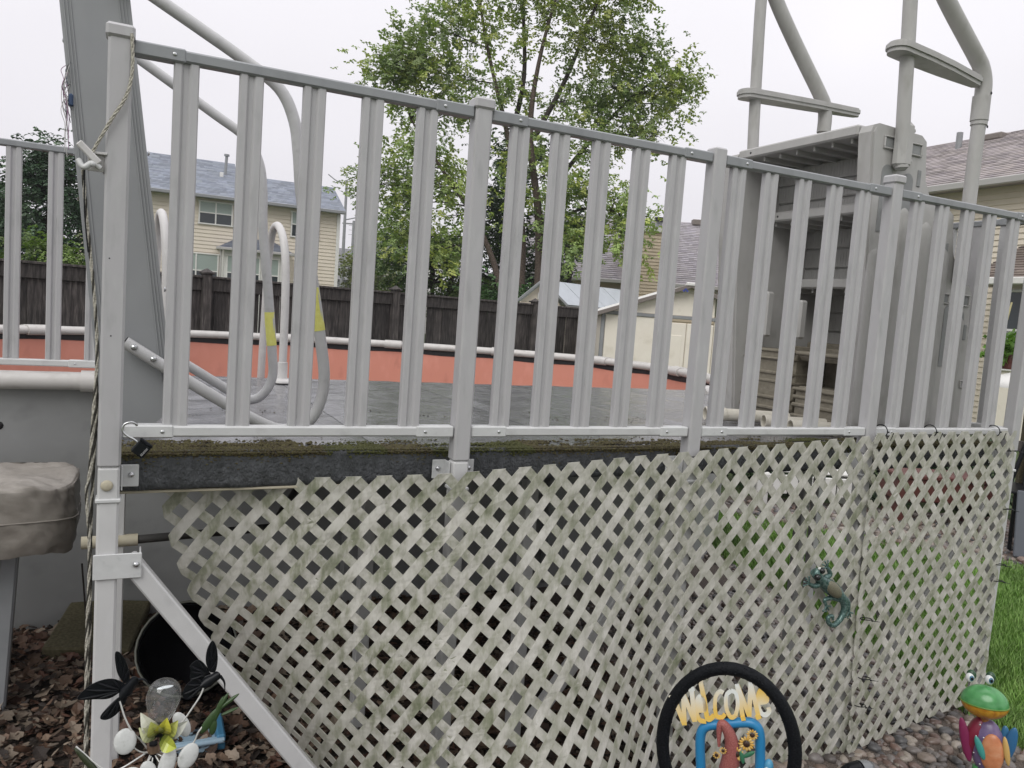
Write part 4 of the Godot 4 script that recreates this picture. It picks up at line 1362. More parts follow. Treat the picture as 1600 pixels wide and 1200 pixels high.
	part(t, "trunk", b, M.bark_dark)
	var fc := []
	for i in 26:
		var y := 1.4 + i * 0.115
		var rad := 1.5 * pow(1.0 - (y - 1.2) / 3.5, 0.75) + 0.12
		var a := i * 2.39996
		fc.append([-9.5 + cos(a) * rad * .6, y, -16 + sin(a) * rad * .6, rad * .55, .2, rad * .55, 120, 1.0])
	var fn_nodes := []
	for i in 9: fn_nodes.append(Vector3(-9.5, .8 + i * .42, -16))
	leafy(t, fc, fn_nodes, dense, M.leaf_dark, M.bark_dark, [Color(.05, .1, .05), Color(.065, .12, .055), Color(.04, .085, .042)], 58, 0.75, 0.03, 8, 0.26)
	t = thing("shade_tree", "dark leafy tree left of the evergreen, at the photograph's left edge", "tree", Vector3(-11, 0, -16.8))
	b = Buf.new()
	tube(b, [Vector3(-11, 0, -16.8), Vector3(-11, 3, -16.8)], [.12, .05], 8)
	part(t, "trunk", b, M.bark_dark)
	leafy(t, [[-11, 3.2, -16.8, .8, .7, .8, 300, 1.0], [-11.4, 2.4, -16.8, .9, .8, .9, 300, 1.0], [-10.6, 2.2, -16.8, .9, .8, .8, 300, .9]], [Vector3(-11, 1.5, -16.8), Vector3(-11, 2.5, -16.8)], dense, M.leaf_dark, M.bark_dark, [Color(.06, .12, .045), Color(.05, .1, .04)], 59, 0.9, 0.04, 12, 0.36)
	t = thing("shrub", "lighter yellow-green shrub below the evergreen, above the fence at far left", "shrub", Vector3(-8.6, 0, -14.6))
	leafy(t, [[-8.9, 2.0, -14.6, .6, .5, .5, 260, 1.0], [-8.2, 1.9, -14.6, .6, .5, .5, 280, 1.1], [-9.6, 1.7, -14.6, .6, .5, .5, 260, .9]], [Vector3(-8.7, .3, -14.6)], dense, M.leaf, M.bark_dark, [Color(.13, .2, .055), Color(.16, .23, .06)], 60, 0.75, 0.03, 12, 0.28)

# ---------- railing ----------
func build_railing():
	FR = RAIL
	var ps := [-.03, .977, 1.906, 2.834, 3.79]
	var names := ["grey end post of the railing with rope, latch and brace bracket", "grey railing post with a cap, in front of the birch tree", "plain capless grey railing post between the cream shed and the stored steps", "grey railing post in front of the step unit's tall side panel, over lattice seam", "leaning grey railing post at right edge where the side railing begins"]
	var tops := [2.31, 2.308, 2.33, 2.332, 2.33]
	for i in 5:
		var t := thing("railing_post", names[i], "post", rp(ps[i], 0, 0), "railing posts along the deck edge")
		var b := Buf.new()
		var w := 0.056
		bx(b, rp(ps[i], (1.2 + tops[i]) / 2, 0), Vector3(w, tops[i] - 1.2, w), 0.006)
		part(t, "upper_tube", b, M.rail)
		b = Buf.new()
		bx(b, rp(ps[i], .53, 0), Vector3(w - 0.003, 1.34, w - 0.003), 0.006)
		part(t, "lower_tube", b, M.post_low)
		if i != 2:
			b = Buf.new()
			bx(b, rp(ps[i], tops[i] + .012, 0), Vector3(w + .012, 0.036, w + .012), 0.007)
			part(t, "post_cap", b, M.rail)
		# plates that bolt the post to the deck front
		for s in [-1.0, 1.0]:
			if i == 0 and s < 0: continue
			b = Buf.new()
			var cx: float = ps[i] + s * (w / 2 + 0.022)
			bx(b, rp(cx, 1.163, .043), Vector3(.046, .062, .004), 0.002)
			bx(b, rp(ps[i] + s * (w / 2 + 0.003), 1.163, .02), Vector3(.004, .062, .05), 0.001)
			var br = part(t, "bracket", b, M.zinc)
			b = Buf.new()
			dome(b, rp(cx + s * .004, 1.166, .041), 0.0085, Vector3(0, 0, 1), 0.9)
			part(br, "bolt", b, M.steel)
		b = Buf.new()
		bx(b, rp(ps[i], 1.11, 0), Vector3(w + .006, 0.012, w + .006), 0.003)
		part(t, "collar", b, M.zinc)
		if i == 4: t.rotation.z = -0.02
		if i == 0:
			b = Buf.new()
			dome(b, rp(-.034, 1.152, -.028), 0.0155, Vector3(0, 0, 1), 0.45)
			part(t, "plug", b, M.cream)
			for q in [[-.034, 1.55], [-.042, 1.75]]:
				b = Buf.new()
				dome(b, rp(q[0], q[1], -.028), 0.002, Vector3(0, 0, 1), 0.4)
				part(t, "screw_hole", b, M.dark)
			b = Buf.new()
			bx(b, rp(-.003, .931, -.031), Vector3(.118, .07, .005), 0.002)
			bx(b, rp(.052, .95, .0), Vector3(.004, .03, .058), 0.001)
			var br = part(t, "brace_bracket", b, M.zinc)
			b = Buf.new()
			dome(b, rp(.042, .934, -.034), 0.0088, Vector3(0, 0, 1), 0.9)
			part(br, "bolt", b, M.steel)
			b = Buf.new()
			beam(b, rp(.02, .945, -.002), rp(.72, -.02, -.002), 0.045, 0.05, 0.005)
			part(t, "brace", b, M.post_low)
	# four railing panels
	var pk := [[.128, .292, .462, .632, .80], [1.112, 1.263, 1.42, 1.58, 1.735], [2.012, 2.168, 2.338, 2.505, 2.665], [2.985, 3.145, 3.31, 3.465, 3.635]]
	var pl := ["leftmost railing panel with five pickets, from rope-hung end post to capped second post", "railing panel with five pickets in front of the birch tree and sheds", "railing panel with five pickets before the stored step unit's treads", "rightmost railing panel, above the flat lattice sheet with black ties"]
	for i in 4:
		var t := thing("deck_railing", pl[i], "railing", rp((ps[i] + ps[i + 1]) / 2, 1.28, 0), "grey railing panels along the deck")
		railing_panel(t, ps[i] + .029, ps[i + 1] - .029, pk[i], 0.0)
	# panel on the pool rim at the left, and the side railing at the right
	var t := thing("deck_railing", "separate grey railing panel on the pool rim at far left", "railing", rp(-.7, 1.28, 1.98), "grey railing panels along the deck")
	railing_panel(t, -1.35, -.13, [-1.29, -1.13, -.97, -.81, -.65, -.492, -.322, -.16], 1.98)
	FR = Transform3D(RAIL.basis * Basis(Vector3.UP, PI / 2), RAIL * rp(3.79, 0, 0))
	t = thing("deck_railing", "side railing panel running back from the right end post, seen through pickets", "railing", Vector3(.5, 1.28, 0), "grey railing panels along the deck")
	railing_panel(t, .029, 1.1, [.12, .27, .42, .57, .72, .87, 1.0], 0.0)
	FR = RAIL

func railing_panel(t, a: float, c: float, pk: Array, d: float):
	var prof := PackedVector2Array([Vector2(-.0315, -.012), Vector2(.0315, -.012), Vector2(.0315, .009), Vector2(.0285, .013), Vector2(.012, .013), Vector2(.008, .010), Vector2(.004, .005), Vector2(-.007, .005), Vector2(-.010, .010), Vector2(-.013, .013), Vector2(-.028, .013), Vector2(-.0315, .009)])
	var y0 := 1.309
	var y1 := 2.277
	for s in pk:
		var b := Buf.new()
		var tl: float = rng.randf_range(-.002, .002)
		prism(b, prof, y1 - y0, Transform3D(Basis(Vector3(1, 0, 0), Vector3(0, 0, 1), Vector3(tl, 1, 0)), rp(s, y0, d)))
		part(t, "picket", b, M.rail)
	for q in [[2.2915, M.rail_top_shaded, "top_rail"], [1.2955, M.rail_low_lit, "bottom_rail"]]:
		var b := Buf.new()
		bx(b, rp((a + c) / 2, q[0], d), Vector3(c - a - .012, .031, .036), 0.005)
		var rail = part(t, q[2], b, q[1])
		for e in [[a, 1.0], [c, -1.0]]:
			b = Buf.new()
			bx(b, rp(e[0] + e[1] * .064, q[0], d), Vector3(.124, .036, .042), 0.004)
			var cl = part(rail, "end_sleeve", b, M.zinc if q[2] == "bottom_rail" else M.rail_top_shaded)
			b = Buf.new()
			dome(b, rp(e[0] + e[1] * .098, q[0], d - .021), 0.0055, Vector3(0, 0, 1), 0.6)
			part(rail, "screw", b, M.steel)

# ---------- lattice ----------
func crv(pts: Array) -> Array:
	var v := []
	for p in pts: v.append(Vector3(p[0], p[1], 0))
	return smooth(v, 8)

func at_frac(c: Array, u: float) -> Vector3:
	var f: float = clamp(u, 0, 1) * (c.size() - 1)
	var i := int(min(floor(f), c.size() - 2))
	return c[i].lerp(c[i + 1], f - i)

func resample(c: Array, n := 120) -> Array:
	var L := [0.0]
	for i in c.size() - 1: L.append(L[i] + c[i].distance_to(c[i + 1]))
	var r := []
	var i := 0
	for k in n + 1:
		var s: float = L[-1] * k / n
		while i < c.size() - 2 and L[i + 1] < s: i += 1
		r.append(c[i].lerp(c[i + 1], (s - L[i]) / max(1e-6, L[i + 1] - L[i])))
	return r

func lattice_sheet(t, top: Array, bot: Array, htop: Array, hbot: Array, W: float, H: float, pw: float, period: float, phase: float, ms: Array, ragged := 0.0):
	var T := resample(crv(top))
	var B := resample(crv(bot))
	var fn := FastNoiseLite.new()
	fn.seed = 77; fn.frequency = 0.8
	var pos = func(a: float, y: float) -> Vector3:
		var u: float = a / W
		var v: float = y / H
		var k := 1.0 - pow(1.0 - clamp(v, 0, 1), 1.5)
		var p: Vector3 = at_frac(B, u).lerp(at_frac(T, u), k)
		var h: float = lerp(lerp(hbot[0], hbot[1], u), lerp(htop[0], htop[1], u), v)
		return rp(p.x, h, p.y + 0.012 * fn.get_noise_2d(a * 2.0, y * 2.0))
	var hw := pw * 0.7071
	for dirn in [1, -1]:
		var k := -int(ceil(H / period)) - 1
		while true:
			var a0: float = k * period + phase if dirn == 1 else k * period + phase
			# centre line: a = a0 + dirn * y
			k += 1
			if dirn == 1 and a0 > W + hw: break
			if dirn == -1 and a0 - H > W + hw: break
			var b := Buf.new()
			var n := 64
			var prev = null
			for i in n + 1:
				var y: float = H * i / n
				var c: float = a0 + dirn * y
				var l: float = clamp(c - hw, 0, W)
				var r: float = clamp(c + hw, 0, W)
				if ragged > 0: # sheet torn along its right edge
					r = min(r, W - ragged * (0.5 + 0.5 * fn.get_noise_2d(y * 14.0, 3.0 + dirn)))
				if r - l < 0.004:
					prev = null
					continue
				var pl = pos.call(l, y)
				var pr = pos.call(r, y)
				var e := 0.02
				var nn: Vector3 = (pos.call(min(c + e, W), y) - pos.call(max(c - e, 0), y)).cross(pos.call(c, min(y + e, H)) - pos.call(c, max(y - e, 0))).normalized()
				if nn.z < 0 and nn.length() > 0: nn = nn
				var off := nn * (0.0004 if dirn == 1 else -0.0004)
				var q = [pl + off + nn * 0.0015, pr + off + nn * 0.0015, pr + off - nn * 0.0015, pl + off - nn * 0.0015]
				if prev != null:
					var w: Vector3 = (pr - pl).normalized()
					b.quad(prev[0], prev[1], q[1], q[0], nn); b.quad(prev[3], prev[2], q[2], q[3], -nn)
					b.quad(prev[0], prev[3], q[3], q[0], -w); b.quad(prev[1], prev[2], q[2], q[1], w)
					if i == n: b.quad(q[0], q[1], q[2], q[3], Vector3.UP)
				else:
					b.quad(q[0], q[1], q[2], q[3], Vector3.DOWN)
				prev = q
			if b.v.size() > 0: part(t, "slat", b, ms[0 if dirn == 1 else 1])

func build_lattice():
	FR = RAIL
	var t := thing("lattice_sheet", "long wavy algae-stained white lattice sheet sagging under the deck", "lattice", rp(1.5, 0, -.05), "lattice skirting sheets")
	lattice_sheet(t, [[.10, .16], [.3, .12], [.52, .045], [.75, -.02], [.97, -.062], [1.4, -.058], [1.86, -.05], [2.3, -.05], [2.86, -.052]],
		[[.65, .42], [.74, .16], [.88, -.08], [1.08, -.24], [1.32, -.31], [1.54, -.27], [1.75, -.15], [1.94, -.05], [2.14, -.045], [2.42, -.055], [2.9, -.06]], [1.118, 1.287], [-.07, -.115], 2.78, 1.2075, .0308, .0927, 0.002, [M.lattice, M.lattice_back], 0.012)
	t = thing("lattice_sheet", "flat white lattice sheet at right, tied to railing with black zip ties", "lattice", rp(3.3, 0, -.05), "lattice skirting sheets")
	lattice_sheet(t, [[2.81, -.062], [3.1, -.05], [3.45, -.045], [3.785, -.046]], [[2.83, -.085], [3.15, -.06], [3.5, -.05], [3.785, -.046]], [1.297, 1.305], [-.10, -.005], .96, 1.2075, .0308, .0927, 0.035, [M.lattice_back, M.lattice])
	# zip ties
	var ties := [[2.89, 1.30, -.055, 0, "black zip tie on the bottom rail beside the fourth post, over the lattice seam"], [3.2, 1.30, -.055, 0, "black zip tie on the bottom rail midway along the right lattice"], [3.64, 1.30, -.055, 0, "black zip tie on the bottom rail nearest the right end post"], [3.77, 1.21, -.05, 1, "topmost black zip tie on the right lattice's outer edge"], [3.775, .93, -.05, 1, "black zip tie on the lattice's outer edge, beside the upper lawn"], [3.775, .66, -.05, 1, "black zip tie on lattice's outer edge, upper of a close pair"], [3.775, .58, -.05, 1, "black zip tie on lattice's outer edge, lower of a close pair"], [2.86, .50, -.08, 1, "black zip tie on the lattice seam just below the gecko's tail"], [2.88, .24, -.09, 1, "black zip tie on the lattice seam midway between gecko and ground"], [2.87, .12, -.09, 1, "lowest black zip tie on the lattice seam, near the pebbles"]]
	for q in ties:
		var o := rp(q[0], q[1], q[2])
		var b := Buf.new()
		var v: bool = q[3] == 1
		var pts := []
		for i in 15:
			var a := TAU * i / 14.0
			pts.append(o + (Vector3(cos(a) * .022, sin(a) * .004, sin(a) * .024) if v else Vector3(sin(a) * .003, cos(a) * .028, sin(a) * .03 - .03)))
		tube(b, pts, 0.0022, 6)
		bx(b, o + Vector3(0.008, 0, .026 if v else .001), Vector3(.007, .006, .006), 0.001)
		tube(b, [o + Vector3(0.008, 0, .026), o + (Vector3(.05, -.008, .03) if v else Vector3(.012, -.035, .012))], [0.002, 0.0012], 5)
		var lab: String = q[4]
		var z = thing("zip_tie", lab, "zip tie", o, ["ties on the bottom rail", "ties on the lattice edge", "ties on the lattice seam"][0 if not v else (1 if q[0] > 3 else 2)])
		part(z, "strap", b, M.black)

# ---------- raised stairs ----------
func build_stairs():
	FR = RAIL
	var t := thing("flip_up_stairs", "raised grey flip-up pool stairs standing on end behind left railing post", "stairs", rp(0.03, 1.24, .6))
	var poly := PackedVector2Array([Vector2(-.055, 1.232), Vector2(.062, 1.245), Vector2(.128, 1.31), Vector2(.13, 1.4), Vector2(-.035, 2.66), Vector2(-.212, 2.64)])
	for d in [.30, .93]:
		var b := Buf.new()
		prism(b, poly, .03, Transform3D(Basis(), rp(0, 0, d + .03)))
		var st = part(t, "stringer", b, M.stair)
		for k in 3:
			for sd in [0, 1]:
				b = Buf.new()
				var o := 0.012 + k * 0.0085
				var p := Vector3(-.06 + o, 1.26, 0) if sd == 0 else Vector3(.131 - o, 1.40, 0)
				var q := Vector3(-.211 + o, 2.62, 0) if sd == 0 else Vector3(-.034 - o, 2.64, 0)
				beam(b, rp(p.x, p.y, d - .001), rp(q.x, q.y, d - .001), 0.004, 0.0035, 0.001, Vector3(1, 0, 0))
				part(st, "ridge", b, M.stair)
		for q in [[-.178, 2.36], [-.01, 2.52], [.043, 2.08], [.1, 1.68]]:
			b = Buf.new()
			dome(b, rp(q[0], q[1], d + .015), 0.008, Vector3(1 if q[0] > -.05 else -1, 0, 0), 0.8)
			part(st, "bolt", b, M.steel)
		b = Buf.new()
		dome(b, rp(-.045, 2.137, d), 0.003, Vector3(0, 0, 1), 0.3)
		part(st, "screw_hole", b, M.dark)
	for k in 4:
		var u := 0.12 + k * 0.25
		var b := Buf.new()
		bx(b, rp(lerp(.03, -.12, u), lerp(1.3, 2.6, u), .63), Vector3(.14, .03, .6), 0.004, Basis(Vector3.BACK, deg_to_rad(8)))
		part(t, "tread", b, M.stair)
	for h in 2:
		var d := .265 if h == 0 else .955
		var c := [[-.003, 1.517], [.19, 1.396], [.387, 1.281], [.48, 1.256], [.555, 1.293], [.59, 1.41], [.565, 1.587], [.525, 1.80], [.487, 2.017], [.474, 2.13], [.455, 2.235], [.405, 2.325], [.295, 2.391], [.175, 2.452], [.062, 2.508], [-.12, 2.598]] if h == 0 else [[-.01, 1.535], [.1, 1.462], [.228, 1.385], [.36, 1.305], [.44, 1.265], [.495, 1.285], [.532, 1.36], [.524, 1.486], [.496, 1.741], [.47, 1.95], [.463, 2.09], [.445, 2.2], [.39, 2.288], [.27, 2.36], [.022, 2.502], [-.12, 2.585]]
		var pts := []
		for q in c: pts.append(rp(q[0], q[1], d))
		var b := Buf.new()
		var sp := smooth(pts, 5)
		tube(b, sp, 0.0185, 14)
		var hr = part(t, "handrail", b, M.tube)
		b = Buf.new()
		var a0 := 30 if h == 0 else 35
		var tp := []
		for i in range(a0 - 0, a0 + (5 if h == 0 else 3)): tp.append(sp[i])
		if h == 0: tp = [rp(.5655, 1.583, d), rp(.551, 1.655, d), rp(.539, 1.72, d)]
		else: tp = [rp(.5235, 1.487, d), rp(.512, 1.585, d), rp(.509, 1.62, d)]
		tube(b, tp, 0.0194, 14)
		part(hr, "yellow_tape", b, M.yellow)
		b = Buf.new()
		dome(b, rp(c[0][0], c[0][1], d), 0.0186, rp(-.19, .12, 0), 0.2)
		part(hr, "end_plug", b, M.dark)
		for q in ([[.022, 1.504], [.075, 1.471]] if h == 0 else []):
			b = Buf.new()
			dome(b, rp(q[0], q[1], d - .016), 0.010, Vector3(0, 0.2, 1), 0.9)
			part(hr, "bolt", b, M.steel)
	# in-pool ladder with two arched handles at the far deck edge
	t = thing("pool_ladder", "pale in-pool ladder with two arched handles at the deck's far edge", "ladder", rp(.46, 1.24, 2.08))
	for s in [.757, .165]:
		var b := Buf.new()
		var y := 0.0 if s > .5 else 0.0
		var pts := smooth([rp(s, 1.23, 2.07), rp(s, 1.5, 2.07), rp(s - .004, 1.8, 2.075), rp(s - .014, 1.98, 2.12), rp(s - .028, 2.075, 2.24), rp(s - .036, 2.05, 2.38), rp(s - .04, 1.9, 2.47), rp(s - .042, 1.6, 2.5), rp(s - .045, 1.2, 2.53), rp(s - .045, .3, 2.58)], 5)
		tube(b, pts, 0.0215, 14)
		var hd = part(t, "handle", b, M.ladder)
		b = Buf.new()
		lathe(b, [Vector2(.065, 1.222), Vector2(.065, 1.233), Vector2(.045, 1.24), Vector2(.029, 1.248), Vector2(.027, 1.33), Vector2(.022, 1.335)], Transform3D(Basis(), rp(s, 0, 2.07)), 18)
		part(hd, "flange", b, M.ladder)
	for k in 3:
		var b := Buf.new()
		bx(b, rp(.42, .45 + k * .28, 2.55), Vector3(.6, .04, .1), 0.01)
		part(t, "rung", b, M.ladder)

# ---------- moulded step unit ----------
func build_step_unit():
	FR = RAIL
	var r := RandomNumberGenerator.new()
	r.seed = 71
	var t := thing("step_unit", "tall moulded grey plastic pool step unit stored upright on the deck", "steps", rp(3.2, 1.235, .65))
	var side = func(y0) -> PackedVector2Array:
		return PackedVector2Array([Vector2(3.0, 1.235), Vector2(2.872, 2.58), Vector2(2.885, 2.61), Vector2(2.92, 2.622), Vector2(3.195, 2.612), Vector2(3.228, 2.59), Vector2(3.235, 2.53), Vector2(3.25, 2.42), Vector2(3.29, 2.35), Vector2(3.345, 2.318), Vector2(3.435, 2.312), Vector2(3.468, 2.29), Vector2(3.475, 2.22), Vector2(3.495, 2.12), Vector2(3.54, 2.03), Vector2(3.59, 1.985), Vector2(3.64, 1.972), Vector2(3.665, 1.94), Vector2(3.665, 1.85), Vector2(3.675, 1.74), Vector2(3.7, 1.67), Vector2(3.73, 1.63), Vector2(3.735, 1.6), Vector2(3.735, 1.235)])
	var rows := [[2.875, 3.235, 2.6], [3.1, 3.475, 2.3], [3.3, 3.665, 1.96], [3.5, 3.735, 1.62]]
	for h in 2:
		var d0 := .17 if h == 0 else 1.02
		var th := .085 if h == 0 else .15
		var poly = side.call(0)
		var b := Buf.new()
		prism(b, poly, th - .02, Transform3D(Basis(), rp(0, 0, d0 + th - .01)))
		# rounded shoulders: slightly smaller skins on both faces
		var inner := Geometry2D.offset_polygon(poly, -0.012)
		if inner.size() > 0:
			var ip: PackedVector2Array = inner[0]
			prism(b, ip, th, Transform3D(Basis(), rp(0, 0, d0 + th)))
		var sd = part(t, "side_panel", b, M.resin)
		if h == 0:
			# raised columns; arches, pockets and slots are flat plates with recess shade as colour
			for q in [[2.965, 1.33, 2.05], [3.12, 1.33, 2.25], [3.275, 1.33, 2.2], [3.41, 1.33, 2.1], [3.57, 1.33, 1.8]]:
				b = Buf.new()
				var cp := [rp(q[0], q[1] - .055, d0 + .016), rp(q[0], q[1] - .035, d0 + .004), rp(q[0], q[1], d0), rp(q[0], q[2], d0), rp(q[0], q[2] + .03, d0 + .012)]
				tube(b, cp, [.01, .03, .038, .038, .022], 16, false, true, 0.6)
				part(sd, "moulded_column", b, M.resin)
			for q in [[2.98, 2.545, .05, .035], [3.15, 2.54, .05, .035], [3.37, 2.22, .06, .03], [3.45, 1.9, .05, .03], [3.6, 1.9, .045, .035], [3.68, 1.5, .06, .02]]:
				b = Buf.new()
				# a frame proud of the face round a plate painted in recess shade
				for e in [[0, q[3] + .006, q[2] * 2 + .024, .012], [0, -q[3] - .006, q[2] * 2 + .024, .012], [q[2] + .006, 0, .012, q[3] * 2], [-q[2] - .006, 0, .012, q[3] * 2]]:
					bx(b, rp(q[0] + e[0] * .6, q[1] + e[1] * .6, d0 - .004), Vector3(e[2] * .6, e[3] * .6, .012), 0.003)
				var pk = part(sd, "pocket_rim", b, M.resin)
				b = Buf.new()
				bx(b, rp(q[0], q[1], d0 + .0), Vector3(q[2] * 1.15, q[3] * 1.15, .006), 0)
				part(pk, "pocket_shade", b, M.resin_shaded)
			for q in [[3.19, 2.42], [3.43, 2.12], [3.57, 2.0], [3.63, 1.75]]:
				b = Buf.new()
				bx(b, rp(q[0], q[1], d0 - .001), Vector3(.022, .075, .008), 0.003)
				part(sd, "slot_shade", b, M.resin_shaded)
			for q in [[2.985, 2.3], [3.12, 2.28], [3.5, 1.72], [3.58, 1.7]]:
				b = Buf.new()
				var pts := PackedVector2Array()
				for i in 9: pts.append(Vector2(q[0] + cos(PI * i / 8.0) * .033, q[1] + .12 + sin(PI * i / 8.0) * .033))
				pts.append(Vector2(q[0] - .033, q[1] - .14)); pts.append(Vector2(q[0] + .033, q[1] - .14))
				prism(b, pts, .008, Transform3D(Basis(), rp(0, 0, d0 + .005)))
				part(sd, "arch_shade", b, M.resin_shaded)
		else:
			b = Buf.new()
			bx(b, rp(2.895, 1.9, 1.19), Vector3(.05, 1.3, .06), 0.015)
			part(sd, "flange", b, M.resin)
	# treads and the ribbed risers beneath them, seen from behind
	for i in 4:
		var q: Array = rows[i]
		var b := Buf.new()
		var m = M.resin if i < 3 else M.resin_dirty
		bx(b, rp((q[0] + q[1]) / 2, q[2], .64), Vector3(q[1] - q[0], .05, .77), 0.008)
		var tr = part(t, "tread", b, m)
		for k in 7:
			b = Buf.new()
			bx(b, rp((q[0] + q[1]) / 2, q[2] - .033, .31 + k * .11), Vector3(q[1] - q[0] - .06, .03, .012), 0.003)
			part(tr, "tread_rib", b, M.resin)
		b = Buf.new()
		dome(b, rp(q[0], q[2], .93), 0.006, Vector3(-1, 0, 0), 0.4)
		part(tr, "screw", b, M.dark)
		if i < 3:
			var y1: float = q[2] - .03
			var y0: float = rows[i + 1][2] - .01
			var n := 3
			for k in n:
				b = Buf.new()
				var ya: float = lerp(y0, y1, float(k) / n)
				var yb: float = lerp(y0, y1, float(k + 1) / n) - .008
				bx(b, rp(q[1] - .04 - k * .006, (ya + yb) / 2, .64), Vector3(.02, yb - ya, .77), 0.004)
				bx(b, rp(q[1] - .026 - k * .006, (ya + yb) / 2, .64), Vector3(.012, yb - ya + .02, .77), 0)
				var pn = part(t, "riser_board", b, M.resin)
				b = Buf.new()
				for z in 42:
					bx(b, rp(q[1] - .051 - k * .006, (ya + yb) / 2, .27 + z * .018), Vector3(.0016, yb - ya - .012, .007), 0)
				var ribs = part(pn, "fine_ribs", b, M.resin)
				ribs.set_meta("kind", "stuff")
	# upright struts seen in the opening
	for q in [[3.08, .92, 1.66, 1.9], [3.12, .72, 1.66, 1.86]]:
		var b := Buf.new()
		bx(b, rp(q[0], (q[2] + q[3]) / 2, q[1]), Vector3(.05, q[3] - q[2], .05), 0.01)
		part(t, "strut", b, M.resin)
	# weathered, stained foot of the unit: stacked mouldings
	for q in [[.84, .36, 1.24, 1.6, [1.29, 1.345, 1.43, 1.475, 1.55, 1.59]], [.455, .38, 1.24, 1.425, [1.275, 1.33, 1.37, 1.41]], [.455, .38, 1.555, 1.6, [1.59]]]:
		var mb := Buf.new()
		bx(mb, rp(3.16, (q[2] + q[3]) / 2, q[0]), Vector3(.22, q[3] - q[2], q[1]), 0.02)
		var ms = part(t, "stained_moulding", mb, M.resin_dirty)
		for yy in q[4]:
			mb = Buf.new()
			bx(mb, rp(3.16 + r.randf_range(-.004, .006), yy, q[0]), Vector3(.24, r.randf_range(.014, .024), q[1] + .004), 0.006)
			part(ms, "moulded_ledge", mb, M.resin_dirty)
	var b := Buf.new()
	bx(b, rp(3.3, 1.44, .6), Vector3(.04, .36, .75), 0.005)
	part(t, "back_board", b, M.resin_dirty)
	# two looped handrails with grab arms
	for h in 2:
		var d := .135 if h == 0 else 1.1
		var fx := 3.0 if h == 0 else 3.02
		var top := 3.36 if h == 0 else 3.58
		b = Buf.new()
		if h == 0:
			tube(b, smooth([rp(3.028, 2.44, d), rp(3.01, 2.62, d), rp(2.985, 2.95, d), rp(2.965, 3.2, d), rp(2.965, 3.33, d), rp(3.0, 3.365, d), rp(3.06, 3.32, d)], 5), 0.03, 14)
		else:
			tube(b, smooth([rp(3.045, 2.6, d), rp(3.03, 2.75, d), rp(3.005, 3.2, d), rp(2.995, 3.46, d), rp(3.005, 3.56, d), rp(3.03, 3.58, d), rp(3.07, 3.53, d)], 5), 0.03, 14)
		var hr = part(t, "handrail", b, M.resin, "near handrail" if h == 0 else "far handrail")
		b = Buf.new()
		if h == 0:
			tube(b, smooth([rp(3.0, 3.365, d), rp(3.1, 3.275, d), rp(3.22, 3.165, d), rp(3.42, 3.005, d), rp(3.475, 2.955, d), rp(3.505, 2.89, d), rp(3.508, 2.8, d), rp(3.505, 2.7, d)], 5), 0.036, 14)
		else:
			tube(b, smooth([rp(3.03, 3.58, d), rp(3.1, 3.465, d), rp(3.25, 3.29, d), rp(3.48, 3.045, d), rp(3.525, 2.985, d), rp(3.54, 2.92, d), rp(3.54, 2.84, d)], 5), 0.038, 14)
		part(hr, "sloping_tube", b, M.resin)
		b = Buf.new()
		var lo := 1.98 if h == 0 else 2.3
		var rx := 3.505 if h == 0 else 3.542
		tube(b, smooth([rp(rx - .002, 2.83, d), rp(rx - .001, 2.72, d)], 2), 0.039, 14)
		tube(b, smooth([rp(rx, 2.76 if h == 0 else 2.86, d), rp(rx - .004, lo, d)], 5), 0.031, 14)
		part(hr, "rear_post", b, M.resin)
		b = Buf.new()
		if h == 0:
			# clamp block where the front post meets the side panel
			bx(b, rp(3.03, 2.535, d + .005), Vector3(.085, .21, .07), 0.024)
			for q in [[3.06, 2.6], [3.06, 2.47]]: dome(b, rp(q[0], q[1], d - .02), 0.009, Vector3(0, 0, 1), 0.3)
			part(hr, "clamp_block", b, M.resin)
			b = Buf.new()
			for q in [[3.515, 2.69], [3.515, 2.84]]: dome(b, rp(q[0], q[1], d - .036), 0.007, Vector3(0, 0, 1), 0.3)
			part(hr, "screws", b, M.dark)
			b = Buf.new()
		# grab arm: a tapered flat bar with a rounded front end
		var ax := [2.895, 3.475] if h == 0 else [2.92, 3.8]
		var ay := [2.93, 2.885] if h == 0 else [2.945, 2.99]
		var pts := PackedVector2Array()
		for i in 9: pts.append(Vector2(.04 + cos(PI / 2 + PI * i / 8.0) * .045, sin(PI / 2 + PI * i / 8.0) * .05))
		var L: float = ax[1] - ax[0]
		pts.append(Vector2(.2, -.05)); pts.append(Vector2(L * .6, -.043)); pts.append(Vector2(L - .02, -.022)); pts.append(Vector2(L, 0)); pts.append(Vector2(L - .02, .022)); pts.append(Vector2(L * .6, .043)); pts.append(Vector2(.2, .05))
		var xd := Vector3(L, ay[1] - ay[0], 0).normalized()
		prism(b, pts, .045, Transform3D(Basis(xd, Vector3(0, 0, 1), Vector3(-xd.y, xd.x, 0)), rp(ax[0], ay[0] - .022, d)))
		var op := Geometry2D.offset_polygon(pts, 0.007)
		prism(b, op[0], .018, Transform3D(Basis(xd, Vector3(0, 0, 1), Vector3(-xd.y, xd.x, 0)), rp(ax[0], ay[0] - .005, d)))
		var arm = part(hr, "grab_arm", b, M.resin)

